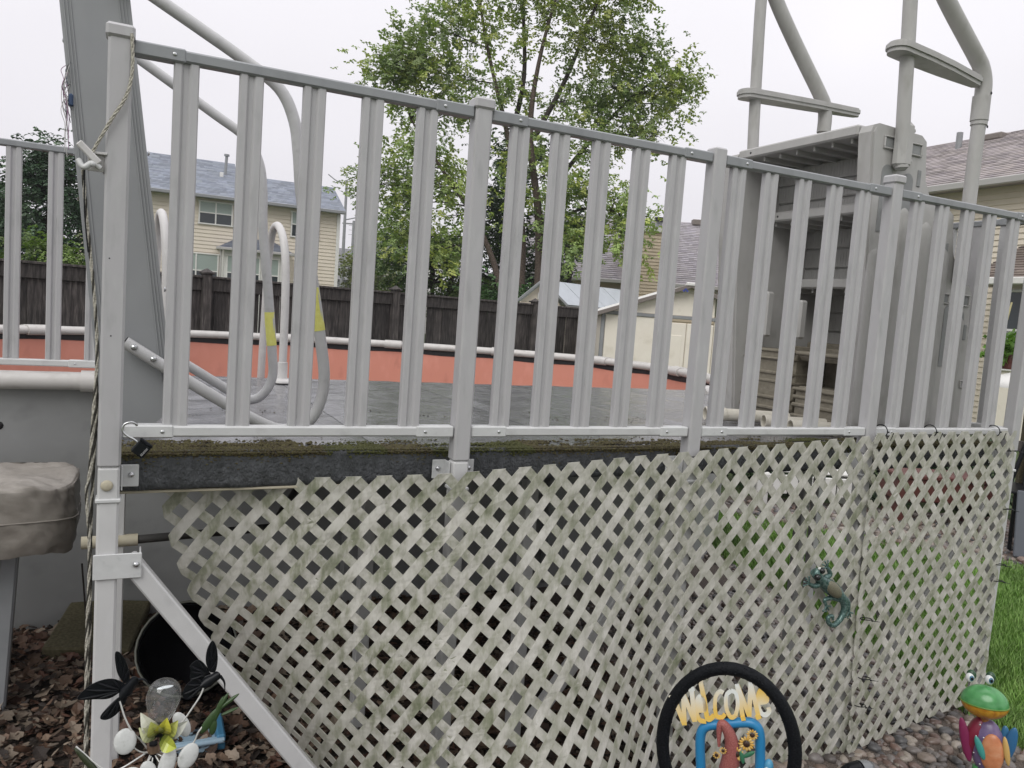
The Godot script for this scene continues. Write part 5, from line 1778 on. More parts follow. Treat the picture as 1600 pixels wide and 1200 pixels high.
# ---------- things at the left ----------
func rope(t, path: Array, rad: float, m1, m2, twist := 42.0):
	var pts := smooth(path, 12)
	var L := 0.0
	var acc := [0.0]
	for i in pts.size() - 1:
		L += pts[i].distance_to(pts[i + 1]); acc.append(L)
	var n := int(L / 0.006)
	for k in 3:
		var sp := []
		var j := 0
		for i in n + 1:
			var s := L * i / n
			while j < pts.size() - 2 and acc[j + 1] < s: j += 1
			var p: Vector3 = pts[j].lerp(pts[j + 1], clamp((s - acc[j]) / max(1e-5, acc[j + 1] - acc[j]), 0, 1))
			var tg: Vector3 = (pts[j + 1] - pts[j]).normalized()
			var u := tg.cross(Vector3(.1, .3, 1)).normalized()
			var a := s * TAU * twist / 2.4 + TAU * k / 3
			sp.append(p + (u * cos(a) + tg.cross(u) * sin(a)) * rad * 0.55)
		var b := Buf.new()
		tube(b, sp, rad * 0.58, 5)
		part(t, "strand", b, m2 if k == 2 else m1)

func build_left_things():
	FR = RAIL
	var t := thing("rope", "pale twisted rope hanging from the end post's cap down to the latch", "rope", rp(-.03, 2.0, -.035))
	rope(t, [rp(-.004, 2.318, -.034), rp(-.001, 2.229, -.036), rp(-.013, 2.163, -.037), rp(-.048, 2.093, -.037), rp(-.086, 2.012, -.03), rp(-.09, 1.99, -.01)], .0042, M.rope, M.rope)
	t = thing("rope", "long frayed black and white rope hanging down beside the end post", "rope", rp(-.07, 1.0, 0))
	rope(t, [rp(-.108, 1.969, 0), rp(-.099, 1.866, .0), rp(-.088, 1.769, .0), rp(-.074, 1.638, 0), rp(-.066, 1.521, 0), rp(-.066, 1.437, -.005), rp(-.07, 1.352, -.005), rp(-.076, 1.18, -.005), rp(-.082, 1.128, -.005), rp(-.074, 1.02, -.005), rp(-.071, .9, -.005), rp(-.073, .72, -.005), rp(-.069, .354, -.005), rp(-.07, .02, 0)], .0042, M.rope, M.rope_dark, 26)
	rope(t, [rp(-.066, 1.43, .012), rp(-.064, 1.34, .014), rp(-.068, 1.18, .012), rp(-.07, 1.0, .012), rp(-.066, .7, .012), rp(-.066, .02, .01)], .0042, M.rope_dark, M.rope, 24)
	t = thing("cord", "thin black cord dangling below the white latch", "cord", rp(-.1, 1.9, -.01))
	var b := Buf.new()
	tube(b, smooth([rp(-.104, 1.975, -.012), rp(-.102, 1.87, -.012), rp(-.092, 1.77, -.014), rp(-.09, 1.765, -.014)], 5), 0.002, 6)
	part(t, "strand", b, M.black)
	# latch
	t = thing("gate_latch", "off-white metal gate latch screwed to the end post's left side", "latch", rp(-.085, 2.0, 0))
	b = Buf.new()
	bx(b, rp(-.075, 1.992, -.012), Vector3(.045, .05, .004), 0.001)
	bx(b, rp(-.062, 1.992, .008), Vector3(.004, .05, .045), 0.001)
	bx(b, rp(-.078, 2.012, -.02), Vector3(.05, .006, .02), 0.001)
	part(t, "plate", b, M.ladder)
	b = Buf.new()
	beam(b, rp(-.118, 2.032, -.03), rp(-.07, 1.985, -.03), .012, .018, .003)
	part(t, "lever", b, M.ladder)
	b = Buf.new()
	tube(b, smooth([rp(-.118, 1.99, -.022), rp(-.105, 1.972, -.03), rp(-.085, 1.985, -.03), rp(-.068, 1.975, -.026)], 5), .0075, 8)
	dome(b, rp(-.085, 1.982, -.034), .007, Vector3(0, 0, 1), .8)
	part(t, "catch", b, M.zinc)
	# frayed strings on the stairs' edge
	t = thing("frayed_strings", "tangle of frayed blue, purple and white strings on raised stairs' edge", "string", rp(-.165, 2.2, .3))
	var r := RandomNumberGenerator.new()
	r.seed = 81
	var cols := [mat(lin(.55, .54, .53), .9), mat(lin(.3, .14, .26), .9), mat(lin(.06, .09, .16), .9), mat(lin(.1, .1, .1), .9)]
	for i in 18:
		b = Buf.new()
		var top := rp(-.166 + r.randf_range(-.004, .008), r.randf_range(2.2, 2.3), .30 + r.randf_range(-.01, .02))
		var pts := [top]
		var L := r.randf_range(.06, .2) if i > 4 else r.randf_range(.04, .08)
		for k in 4: pts.append(top + Vector3(-.006 - .01 * r.randf() + .004 * k, -L * (k + 1) / 4.0, r.randf_range(-.004, .004)))
		tube(b, smooth(pts, 4), .0009, 5)
		part(t, "thread", b, cols[r.randi() % 4])
	b = Buf.new()
	bx(b, rp(-.158, 2.195, .3), Vector3(.012, .035, .02), .004)
	part(t, "knot", b, mat(lin(.05, .08, .15), .9))
	# padlock
	FR = Transform3D(RAIL.basis, RAIL * rp(.046, 1.258, -.062))
	t = thing("padlock", "black padlock hooked open over the left end of bottom rail", "padlock", Vector3(.01, 0, 0))
	var pb := Basis(Vector3.BACK, deg_to_rad(-38))
	b = Buf.new()
	bx(b, pb * Vector3(0, -.002, 0), Vector3(.036, .036, .02), .003, pb)
	var body = part(t, "body", b, M.black)
	b = Buf.new()
	bx(b, pb * Vector3(0, .018, 0), Vector3(.037, .008, .021), .002, pb)
	part(body, "bumper", b, M.blackrub)
	var tm := TextMesh.new()
	var sf := SystemFont.new()
	sf.font_names = PackedStringArray(["Droid Sans"])
	tm.font = sf; tm.text = "Master"; tm.font_size = 24; tm.pixel_size = 0.00034; tm.depth = 0.0006
	var tx = part_at(body, "lettering", tm, mat(lin(.45, .45, .45), .5), Transform3D(pb * Basis(Vector3.BACK, deg_to_rad(90)), pb * Vector3(.010, -.002, .0104)))
	b = Buf.new()
	tube(b, smooth([Vector3(-.004, .012, 0), Vector3(-.018, .024, 0), Vector3(-.036, .035, 0), Vector3(-.046, .048, 0), Vector3(-.042, .064, 0), Vector3(-.026, .07, 0), Vector3(-.014, .064, -.004), Vector3(-.013, .06, -.006)], 5), .0032, 8)
	part(t, "shackle", b, M.steel)
	# covered cart
	FR = Transform3D(Basis(Vector3.UP, deg_to_rad(28)), Vector3(-2.14, 0, -2.944))
	t = thing("covered_grill", "small garden grill under a creased grey-tan weather cover, by the pool wall", "covered grill", Vector3.ZERO)
	b = Buf.new()
	var fn := FastNoiseLite.new()
	fn.seed = 9; fn.frequency = 1.6
	var prof := [Vector2(.94, .655), Vector2(.97, .69), Vector2(.985, .74), Vector2(1.0, .80), Vector2(1.0, .86), Vector2(.985, .905), Vector2(.95, .918), Vector2(.8, .922), Vector2(.5, .926), Vector2(.2, .928), Vector2(.001, .929)]
	var seg := 72
	var grid := []
	for i in prof.size() * 3 - 2:
		var f := i / 3.0
		var i0 := int(min(floor(f), prof.size() - 2))
		var p: Vector2 = prof[i0].lerp(prof[i0 + 1], f - i0)
		var row := []
		for j in seg:
			var a := TAU * j / seg
			var ca := cos(a)
			var sa := sin(a)
			var x: float = sign(ca) * pow(abs(ca), .42) * .47 * p.x
			var z: float = sign(sa) * pow(abs(sa), .42) * .3 * p.x
			var fold: float = fn.get_noise_3d(x * 3, p.y * 2.2, z * 3) * .06 + abs(fn.get_noise_3d(x * 5 + 9, p.y * 7, z * 5)) * -.025 - abs(fn.get_noise_3d(x * 11 + 3, p.y * 6, z * 11)) * .02
			var hem := 0.0
			if f < 4: hem = (fn.get_noise_2d(a * .7, 3) * .03 - .07 * exp(-pow((a - 5.55) / .5, 2.0))) * (1 - f / 4.0)
			row.append(Vector3(x * (1 + fold), p.y + hem + (fold * .5 if f > 5 else 0.0), z * (1 + fold)))
		grid.append(row)
	for i in grid.size() - 1:
		for j in seg:
			var j2 := (j + 1) % seg
			var q = [grid[i][j], grid[i][j2], grid[i + 1][j2], grid[i + 1][j]]
			var nn := []
			for e in [[i, j], [i, j2], [i + 1, j2], [i + 1, j]]:
				var du: Vector3 = grid[e[0]][(e[1] + 1) % seg] - grid[e[0]][(e[1] - 1 + seg) % seg]
				var dv: Vector3 = grid[min(e[0] + 1, grid.size() - 1)][e[1]] - grid[max(e[0] - 1, 0)][e[1]]
				var n0 := du.cross(dv).normalized()
				var ref: Vector3 = grid[e[0]][e[1]] - Vector3(0, .7, 0)
				if n0.dot(ref) < 0: n0 = -n0
				if n0 == Vector3.ZERO: n0 = Vector3.UP
				nn.append(n0)
			b.quadn(q[0], q[1], q[2], q[3], nn[0], nn[1], nn[2], nn[3])
	part(t, "cover", b, M.tarp)
	b = Buf.new()
	var hemp := []
	for j in seg + 1: hemp.append(grid[9][j % seg] * Vector3(1.004, 1, 1.004) + Vector3(0, -.01, 0))
	tube(b, hemp, .0035, 5)
	part(t, "seam", b, M.tarp)
	for q in [[.2, .12], [-.36, .2], [.1, -.2], [-.36, -.2]]:
		b = Buf.new()
		beam(b, Vector3(q[0], 0, q[1]), Vector3(q[0] + .04, .7, q[1]), .06, .09, .008, Vector3.BACK)
		part(t, "leg", b, M.gutter)
	# paver
	FR = Transform3D(Basis(Vector3.UP, deg_to_rad(14)) * Basis(Vector3.RIGHT, deg_to_rad(7)) * Basis(Vector3.BACK, deg_to_rad(-3)), Vector3(-1.87, .06, -3.62))
	b = Buf.new()
	bx(b, Vector3.ZERO, Vector3(.36, .06, .46), .008)
	bx(b, Vector3(.01, -.05, .02), Vector3(.35, .035, .43), .008)
	t = thing("paving_slab", "mossy brown concrete slab lying in the leaves against the pool wall", "paving slab", Vector3.ZERO)
	part(t, "slab", b, M.paver)
	# dead twig
	FR = Transform3D.IDENTITY
	t = thing("twig", "thin dead twig standing up behind the concrete slab", "twig", Vector3(-1.86, 0, -3.45))
	b = Buf.new()
	tube(b, smooth([Vector3(-1.80, .02, -3.4), Vector3(-1.83, .2, -3.42), Vector3(-1.87, .43, -3.45)], 5), .004, 5)
	tube(b, smooth([Vector3(-1.815, .12, -3.41), Vector3(-1.78, .16, -3.4), Vector3(-1.76, .15, -3.4)], 4), .0025, 5)
	part(t, "stem", b, M.bark_dark)
	# black tub
	FR = Transform3D(Basis(Vector3.UP, deg_to_rad(20)) * Basis(Vector3.RIGHT, deg_to_rad(52)), Vector3(-1.30, .09, -3.26))
	t = thing("plant_tub", "large black plastic tub tipped on its side behind the hummingbird stake", "tub", Vector3.ZERO)
	b = Buf.new()
	lathe(b, [Vector2(.0001, 0), Vector2(.15, 0), Vector2(.165, .02), Vector2(.185, .27), Vector2(.17, .27), Vector2(.15, .05), Vector2(.0001, .04)], Transform3D(), 28)
	part(t, "body", b, dull(mat(lin(.003, .003, .004), .7), .15))
	b = Buf.new()
	var rim := []
	for i in 29: rim.append(Vector3(cos(TAU * i / 28) * .188, .268, sin(TAU * i / 28) * .188))
	tube(b, rim, .0055, 7)
	part(t, "rim", b, mat(lin(.06, .062, .05), .5))
	# pipe under the deck
	FR = RAIL
	t = thing("pool_pipe", "horizontal pool pipe with a cream sleeve under the deck corner", "pipe", rp(.1, .82, .6))
	b = Buf.new()
	tube(b, [rp(-.12, .815, .6), rp(.052, .817, .6)], .021, 14)
	part(t, "sleeve", b, M.cream)
	b = Buf.new()
	tube(b, [rp(.05, .817, .6), rp(.5, .83, .62), rp(.9, .83, 1.8)], .015, 12)
	part(t, "pipe", b, mat(lin(.05, .048, .046), .5))
	# blue scoop half hidden in the leaves
	FR = Transform3D(Basis(Vector3.UP, deg_to_rad(25)), Vector3(-1.08, .02, -2.78))
	t = thing("dustpan", "pale blue plastic dustpan with darker blue side lying in leaves", "dustpan", Vector3.ZERO)
	b = Buf.new()
	bx(b, Vector3(0, .01, 0), Vector3(.17, .012, .16), .004)
	bx(b, Vector3(0, .03, .075), Vector3(.17, .05, .012), .004)
	bx(b, Vector3(-.08, .025, 0), Vector3(.012, .04, .15), .004)
	part(t, "pan", b, M.palebluepl)
	b = Buf.new()
	bx(b, Vector3(.09, .035, 0), Vector3(.03, .06, .17), .006)
	part(t, "side", b, M.blueplastic)
	b = Buf.new()
	tube(b, [Vector3(-.08, .045, .085), Vector3(.1, .045, .085)], .011, 8)
	part(t, "handle", b, M.palebluepl)

func build_patio():
	var r := RandomNumberGenerator.new()
	r.seed = 91
	FR = Transform3D(Basis(), Vector3(0, -.12, 0))
	var t := thing("planter", "long red-brown planter box seen through the right lattice", "planter", Vector3(4.3, 0, -7.9))
	var b := Buf.new()
	bx(b, Vector3(4.35, .37, -7.9), Vector3(.95, .26, .4), .015)
	part(t, "box", b, M.redpot)
	b = Buf.new()
	bx(b, Vector3(4.35, .49, -7.9), Vector3(1.0, .05, .45), .012)
	part(t, "rim", b, M.redpot)
	for x in [3.95, 4.75]:
		b = Buf.new()
		bx(b, Vector3(x, .12, -7.9), Vector3(.08, .24, .34), .01)
		part(t, "foot", b, M.redpot)
	t = thing("garden_bench", "low white slatted garden bench seen through the lattice", "bench", Vector3(3.2, 0, -8.2))
	for i in 7:
		b = Buf.new()
		bx(b, Vector3(2.72 + i * .17, .23, -8.2), Vector3(.155, .2, .03), .006)
		part(t, "slat", b, M.white)
	for i in 3:
		b = Buf.new()
		bx(b, Vector3(3.23, .36, -8.3 - i * .12), Vector3(1.25, .025, .1), .006)
		part(t, "seat_slat", b, M.white)
	for x in [2.75, 3.7]:
		b = Buf.new()
		bx(b, Vector3(x, .17, -8.4), Vector3(.05, .34, .4), .006)
		part(t, "leg", b, M.white)
	var sp := sprig_mesh(r, 8, 0.16, 0.07, 0.34)
	for q in [[2.9, -9.2, "dark leafy bush behind the white bench"], [4.0, -9.0, "dark leafy bush between the white bench and planter"], [5.0, -8.8, "dark leafy bush behind the red-brown planter"]]:
		t = thing("bush", q[2], "bush", Vector3(q[0], 0, q[1]), "bushes by the right house")
		leafy(t, [[q[0], .55, q[1], .55, .4, .35, 420, 1.0], [q[0] + .3, .35, q[1] + .2, .4, .3, .3, 260, .9]], [Vector3(q[0], .05, q[1])], sp, M.leaf_dark, M.bark_dark, [Color(.03, .065, .024), Color(.04, .08, .026)], 92, .8, .015, 12, .2)
	# stand with a pale lid, leafy pot plant above it
	t = thing("patio_stand", "small wooden stand with pale domed lid at right edge, seen past last picket", "stand", Vector3(4.66, 0, -7.25))
	b = Buf.new()
	lathe(b, [Vector2(.3, 1.46), Vector2(.3, 1.5), Vector2(.24, 1.56), Vector2(.1, 1.61), Vector2(.0001, 1.62)], Transform3D(Basis(), Vector3(4.72, 0, -7.25)), 20)
	part(t, "lid", b, M.white)
	for q in [[4.52, -7.1], [4.9, -7.1], [4.52, -7.45], [4.9, -7.45]]:
		b = Buf.new()
		bx(b, Vector3(q[0], .73, q[1]), Vector3(.06, 1.46, .06), .006)
		part(t, "post", b, M.paver)
	for y in [1.4, .95]:
		b = Buf.new()
		bx(b, Vector3(4.71, y, -7.07), Vector3(.46, .09, .03), .005)
		part(t, "rail", b, M.wood2)
	b = Buf.new()
	tube(b, [Vector3(4.5, .55, -7.0), Vector3(4.74, 1.42, -7.0)], .02, 8)
	part(t, "strut", b, M.black)
	t = thing("potted_plant", "bright green potted plant with a long pale stem, at right edge", "plant", Vector3(4.62, 1.6, -7.6))
	b = Buf.new()
	tube(b, smooth([Vector3(4.5, 1.5, -7.5), Vector3(4.58, 1.85, -7.5), Vector3(4.64, 2.25, -7.5)], 5), .008, 6)
	part(t, "stem", b, mat(lin(.5, .45, .25), .7))
	var xs := []
	var cs := []
	for i in 60:
		xs.append(scatter_xf(Vector3(4.68 + r.randfn() * .07, 1.84 + r.randfn() * .05, -7.5 + r.randfn() * .07), .9, r, 1.2))
		cs.append(Color(.12, .24, .035) * r.randf_range(.8, 1.3))
	multi(t, "leaves", sp, M.leaf, xs, cs)
	b = Buf.new()
	lathe(b, [Vector2(.0001, 1.62), Vector2(.08, 1.62), Vector2(.11, 1.78), Vector2(.0001, 1.77)], Transform3D(Basis(), Vector3(4.72, 0, -7.5)), 14)
	part(t, "pot", b, M.redpot)
	# black garden chair
	FR = Transform3D(Basis(Vector3.UP, deg_to_rad(-35)), Vector3(4.95, -.12, -7.05))
	t = thing("garden_chair", "black plastic garden chair standing on pebbles at right edge", "chair", Vector3.ZERO)
	for i in 5:
		b = Buf.new()
		bx(b, Vector3(-.2 + i * .1, .62, -.18), Vector3(.09, .6, .025), .008, Basis(Vector3.RIGHT, deg_to_rad(-14)))
		part(t, "back_slat", b, M.black)
	for i in 5:
		b = Buf.new()
		bx(b, Vector3(0, .36 - i * .006, .2 - i * .085), Vector3(.52, .022, .08), .006)
		part(t, "seat_slat", b, M.black)
	for s in [-1, 1]:
		b = Buf.new()
		bx(b, Vector3(s * .28, .54, .02), Vector3(.12, .025, .6), .008)
		part(t, "armrest", b, M.black)
		b = Buf.new()
		bx(b, Vector3(s * .27, .27, .24), Vector3(.03, .54, .13), .006)
		part(t, "front_leg", b, M.black)
		b = Buf.new()
		beam(b, Vector3(s * .25, .36, .2), Vector3(s * .25, 0, -.38), .03, .12, .006)
		part(t, "rear_leg", b, M.black)
	FR = Transform3D(Basis(), Vector3(0, -.12, 0))
	b = Buf.new()
	bx(b, Vector3(4.62, .3, -6.75), Vector3(.3, .58, .02), .01, Basis(Vector3.UP, deg_to_rad(-20)) * Basis(Vector3.RIGHT, deg_to_rad(-12)))
	t = thing("leaning_board", "grey plastic board leaning against the black garden chair at right edge", "board", Vector3(4.62, 0, -6.75))
	part(t, "sheet", b, mat(lin(.1, .11, .13), .4))

# ---------- garden ornaments ----------
func stroke(b: Buf, pts: Array, w: float, depth: float, xf: Transform3D, c0 = null, c1 = null, y0 := 0.0, y1 := 1.0):
	var pl := PackedVector2Array()
	for p in pts: pl.append(p)
	for poly in Geometry2D.offset_polyline(pl, w / 2, Geometry2D.JOIN_ROUND, Geometry2D.END_ROUND):
		if not Geometry2D.is_polygon_clockwise(poly): prism(b, poly, depth, xf, c0, c1, y0, y1)

func sm2(pts: Array, n := 5) -> Array:
	var v := []
	for p in pts: v.append(Vector3(p.x, p.y, 0))
	var r := []
	for q in smooth(v, n): r.append(Vector2(q.x, q.y))
	return r

func facing(p: Vector3) -> Transform3D:
	return Transform3D(Basis(Vector3.UP, atan2(-p.x, -p.z)), p)

func sunflower(t, c: Vector3, R: float, n: int, tilt := 0.0):
	var b := Buf.new()
	for i in n:
		var a := TAU * i / n
		b.col = Color(.62, .36, .07).lerp(Color(.72, .52, .2), (i % 3) * .4)
		var p := c + Vector3(cos(a), sin(a), 0) * R * .72
		ball(b, p, Vector3(R * .32, R * .17, R * .1), Basis(Vector3.BACK, a), 6)
	var f = part(t, "sunflower", b, M.vert)
	b = Buf.new()
	b.col = Color(.045, .02, .012)
	ball(b, c + Vector3(0, 0, R * .1), Vector3(R * .42, R * .42, R * .16), Basis(), 10)
	part(f, "disk", b, M.vert)

func plate(b: Buf, pts: Array, depth: float, z: float):
	var pl := PackedVector2Array()
	for p in sm2(pts, 4): pl.append(p)
	prism(b, pl, depth, Transform3D(Basis(), Vector3(0, 0, z)))

func build_ornaments():
	# ----- welcome ring -----
	FR = facing(Vector3(.717, .441, -2.25))
	var k := 0.000274
	var P = func(x, y) -> Vector2: return Vector2((x - 775.0) * k * 1.05, -(y - 1000.0) * k * 1.04).rotated(0.07)
	var P3 = func(x, y, z) -> Vector3:
		var q: Vector2 = P.call(x, y)
		return Vector3(q.x, q.y, z)
	var t := thing("welcome_ring", "black ring garden stake with yellow welcome lettering and a sunflower gnome", "garden sign", Vector3(0, -.441, 0))
	var b := Buf.new()
	var pts := []
	for i in 48: pts.append(Vector3(cos(TAU * i / 48) * .19, sin(TAU * i / 48) * .246, 0))
	tube(b, pts, .0195, 12, true)
	var ringp = part(t, "ring", b, M.blackrub)
	b = Buf.new()
	var r := RandomNumberGenerator.new()
	r.seed = 101
	for i in 420:
		var a := r.randf() * TAU
		var c := Vector3(cos(a) * .19, sin(a) * .246, 0)
		var o := Vector3(cos(a), sin(a), 0)
		var f := r.randf_range(-1.2, 1.4)
		dome(b, c + (o * cos(f + 1.57) + Vector3(0, 0, 1) * abs(sin(f + 1.57))) * .0193, r.randf_range(.0012, .0026), o * .3 + Vector3(0, 0, 1), .6)
	var gr = part(ringp, "grains", b, M.blackrub)
	gr.set_meta("kind", "stuff")
	b = Buf.new()
	tube(b, [Vector3(0, -.24, 0), Vector3(0, -.56, 0)], .008, 8)
	part(t, "stake", b, M.black)
	var W1 := Color(.8, .83, .8)
	var Y1 := Color(.86, .58, .12)
	var L := [
		["letter", [[[215, 505], [340, 800]], [[340, 800], [322, 470]], [[322, 470], [445, 745]], [[445, 745], [405, 400]], [[185, 530], [240, 485]], [[372, 408], [432, 388]]], 42, 830, 440],
		["letter", [[[475, 625], [545, 600], [528, 505], [492, 468], [462, 520], [462, 640], [495, 725], [560, 730]]], 36, 740, 470],
		["letter", [[[490, 290], [540, 520], [575, 700], [640, 650]], [[455, 300], [520, 272]]], 42, 480, 240],
		["letter", [[[725, 395], [690, 385], [650, 445], [645, 570], [665, 655], [715, 660], [745, 620]]], 34, 600, 330],
		["letter", [[[800, 360], [755, 420], [760, 560], [805, 645], [850, 620]], [[800, 360], [850, 380], [870, 500], [850, 620]]], 34, 660, 440],
		["letter", [[[925, 635], [858, 285]], [[858, 285], [985, 600]], [[985, 600], [990, 240]], [[990, 240], [1075, 590]], [[905, 640], [945, 625]], [[1050, 605], [1095, 580]]], 40, 560, 300],
		["letter", [[[1085, 445], [1150, 415], [1140, 335], [1098, 302], [1068, 360], [1070, 470], [1100, 550], [1145, 565], [1178, 520], [1168, 485]]], 36, 330, 520],
	]
	for q in L:
		b = Buf.new()
		var z := 0.004
		for st in q[1]:
			var s2 := []
			for p in st: s2.append(P.call(p[0], p[1]))
			if s2.size() > 2: s2 = sm2(s2, 4)
			var ya: float = P.call(775, q[3]).y
			var yb: float = P.call(775, q[4]).y
			if ya < yb: stroke(b, s2, q[2] * k * 1.15, .006, Transform3D(Basis(), Vector3(0, 0, z)), Y1, W1, ya, yb)
			else: stroke(b, s2, q[2] * k * 1.15, .006, Transform3D(Basis(), Vector3(0, 0, z)), W1, Y1, yb, ya)
			z += 0.0004
		part(t, q[0], b, M.vert)
	# blue frame
	b = Buf.new()
	var fp := []
	for q in [[530, 1500], [512, 1250], [500, 980], [520, 850], [590, 785], [720, 755], [850, 715], [990, 690], [1065, 725], [1095, 830], [1100, 1000], [1105, 1250], [1110, 1500], [820, 1560]]: fp.append(P3.call(q[0], q[1], -.004))
	tube(b, smooth(fp, 5, true), .0145, 12, true)
	part(t, "blue_frame", b, mat(lin(.025, .22, .46), .35))
	# gnome
	b = Buf.new()
	var hp := []
	for q in [[800, 1190], [815, 1050], [825, 930], [800, 820], [755, 740], [718, 712], [697, 760], [692, 860], [695, 960]]: hp.append(P3.call(q[0], q[1], .016))
	hp = smooth(hp, 4)
	var rr := []
	for i in hp.size(): rr.append(lerp(.030, .004, pow(float(i) / (hp.size() - 1), .8)))
	tube(b, hp, rr, 12)
	part(t, "hat", b, mat_tex(noise_tex(110, .09, ramp([lin(.22, .06, .055), lin(.33, .1, .09), lin(.55, .3, .27)], [0, .6, 1]), 256, 4), .6, Vector3(9, 9, 9)))
	b = Buf.new()
	ball(b, P3.call(815, 1270, .016), Vector3(.036, .05, .025))
	part(t, "beard", b, mat(lin(.62, .62, .6), .7))
	b = Buf.new()
	ball(b, P3.call(800, 1430, .004), Vector3(.05, .06, .035))
	part(t, "body", b, mat(lin(.05, .13, .2), .6))
	sunflower(t, P3.call(1020, 772, .022), 60 * k, 12)
	sunflower(t, P3.call(966, 868, .026), 80 * k, 13)
	sunflower(t, P3.call(870, 985, .03), 76 * k, 12)
	sunflower(t, P3.call(740, 955, .04), 40 * k, 10)
	sunflower(t, P3.call(676, 1025, .034), 42 * k, 10)
	sunflower(t, P3.call(885, 905, .022), 34 * k, 9)
	for q in [[990, 970, -.9], [845, 1110, .9], [757, 1175, -.5], [925, 1010, .3]]:
		b = Buf.new()
		ball(b, P3.call(q[0], q[1], .03), Vector3(.007, .02, .004), Basis(Vector3.BACK, q[2]), 8)
		part(t, "leaf", b, mat(lin(.035, .16, .085), .5))
	b = Buf.new()
	ball(b, P3.call(1185, 1115, .0), Vector3(.014, .022, .014))
	var bd = part(t, "blue_bird", b, mat(lin(.08, .3, .48), .4))
	b = Buf.new()
	ball(b, P3.call(1172, 1150, .008), Vector3(.009, .015, .01))
	part(bd, "breast", b, mat(lin(.62, .64, .64), .5))

	# ----- frog -----
	FR = facing(Vector3(1.882, .349, -2.9))
	k = 0.000353
	P3 = func(x, y, z) -> Vector3:
		var q := Vector2((x - 392.0) * k, -(y - 495.0) * k).rotated(0.09)
		return Vector3(q.x, q.y, z)
	t = thing("frog_figure", "painted metal frog figure with green head, goggle eyes and purple body", "frog figure", Vector3(0, -.349, 0))
	var tb := Basis(Vector3.BACK, .07)
	b = Buf.new()
	ball(b, P3.call(392, 520, 0), Vector3(.081, .066, .062), tb, 20, 0.0, 1.0)
	var hd = part(t, "head", b, mat_tex(noise_tex(111, .02, ramp([lin(.03, .15, .045), lin(.07, .26, .085), lin(.13, .36, .15)]), 256, 4), .2, Vector3(4, 4, 4)))
	b = Buf.new()
	ball(b, P3.call(392, 520, 0), Vector3(.081, .058, .062), tb, 20, -1.0, 0.0)
	part(hd, "jaw", b, mat_tex(noise_tex(112, .03, ramp([lin(.3, .1, .015), lin(.5, .25, .02), lin(.58, .36, .05)]), 256, 4), .25, Vector3(5, 5, 5)))
	b = Buf.new()
	var lip := []
	for i in 29: lip.append(P3.call(392, 520, 0) + tb * Vector3(cos(TAU * i / 28) * .0815, 0, sin(TAU * i / 28) * .0625))
	tube(b, lip, .0025, 6)
	part(hd, "lip", b, mat(lin(.12, .22, .03), .3))
	for q in [[250, 282, -.012], [430, 266, .004]]:
		b = Buf.new()
		ball(b, P3.call(q[0], q[1], -.004), Vector3(.0155, .0185, .014), tb, 14)
		var e = part(hd, "eye", b, mat(lin(.66, .68, .68), .15))
		b = Buf.new()
		ball(b, P3.call(q[0] + 14, q[1] - 2, .0035), Vector3(.0095, .0115, .008), tb, 12)
		part(e, "iris", b, mat(lin(.05, .16, .25), .15))
		b = Buf.new()
		ball(b, P3.call(q[0] + 20, q[1] - 3, .0075), Vector3(.0058, .0072, .005), tb, 10)
		part(e, "pupil", b, M.black)
		b = Buf.new()
		ball(b, P3.call(q[0] + 12, q[1] - 26, -.012), Vector3(.017, .02, .012), tb, 12)
		part(e, "eyelid", b, mat(lin(.025, .07, .035), .3))
	b = Buf.new()
	tube(b, [P3.call(395, 650, -.01), P3.call(400, 740, -.01)], [.02, .013], 10)
	part(t, "neck", b, mat(lin(.3, .13, .035), .3))
	b = Buf.new()
	ball(b, P3.call(425, 1010, -.01), Vector3(.056, .108, .04), tb, 18)
	var body = part(t, "body", b, mat_tex(noise_tex(113, .02, ramp([lin(.09, .065, .14), lin(.16, .115, .24), lin(.2, .14, .2)]), 256, 4), .3, Vector3(4, 4, 4)))
	b = Buf.new()
	ball(b, P3.call(300, 930, -.02), Vector3(.034, .09, .04), tb * Basis(Vector3.BACK, -.3), 14)
	part(body, "back", b, mat(lin(.2, .015, .04), .3))
	b = Buf.new()
	ball(b, P3.call(470, 1030, .022), Vector3(.04, .074, .018), tb, 16)
	part(body, "belly", b, mat_tex(noise_tex(114, .02, ramp([lin(.4, .13, .05), lin(.56, .22, .1), lin(.62, .33, .2)]), 256, 4), .35, Vector3(4, 4, 4)))
	for q in [[220, 960, -.27, .018, .085, lin(.2, .02, .08), .01, "arm"], [360, 985, -.42, .013, .045, lin(.05, .28, .25), .036, "arm"], [600, 970, -.22, .011, .055, lin(.55, .36, .12), .024, "arm"], [632, 930, .12, .02, .07, lin(.03, .13, .28), -.012, "leg"], [585, 900, -.1, .016, .05, lin(.04, .16, .3), -.03, "leg"]]:
		b = Buf.new()
		ball(b, P3.call(q[0], q[1], q[6]), Vector3(q[3], q[4], .009), Basis(Vector3.BACK, -q[2]), 12)
		part(t, q[7], b, mat(q[5], .3))
	for q in [[357, 742, .028], [322, 868, .034], [392, 860, .04], [303, 1056, .032], [360, 1165, .034]]:
		b = Buf.new()
		dome(b, P3.call(q[0], q[1], q[2]), .0034, Vector3(0, .3, 1), .8)
		part(body, "rivet", b, M.steel)
	for s in [330, 520]:
		b = Buf.new()
		tube(b, [P3.call(s, 1240, -.01), P3.call(s - 20, 1500, 0), P3.call(s + 15, 1690, .01)], [.016, .012, .012], 8)
		ball(b, P3.call(s + 15, 1690, .035), Vector3(.03, .01, .045))
		part(t, "foot", b, mat(lin(.07, .26, .085), .3))

	# ----- lizard -----
	FR = RAIL
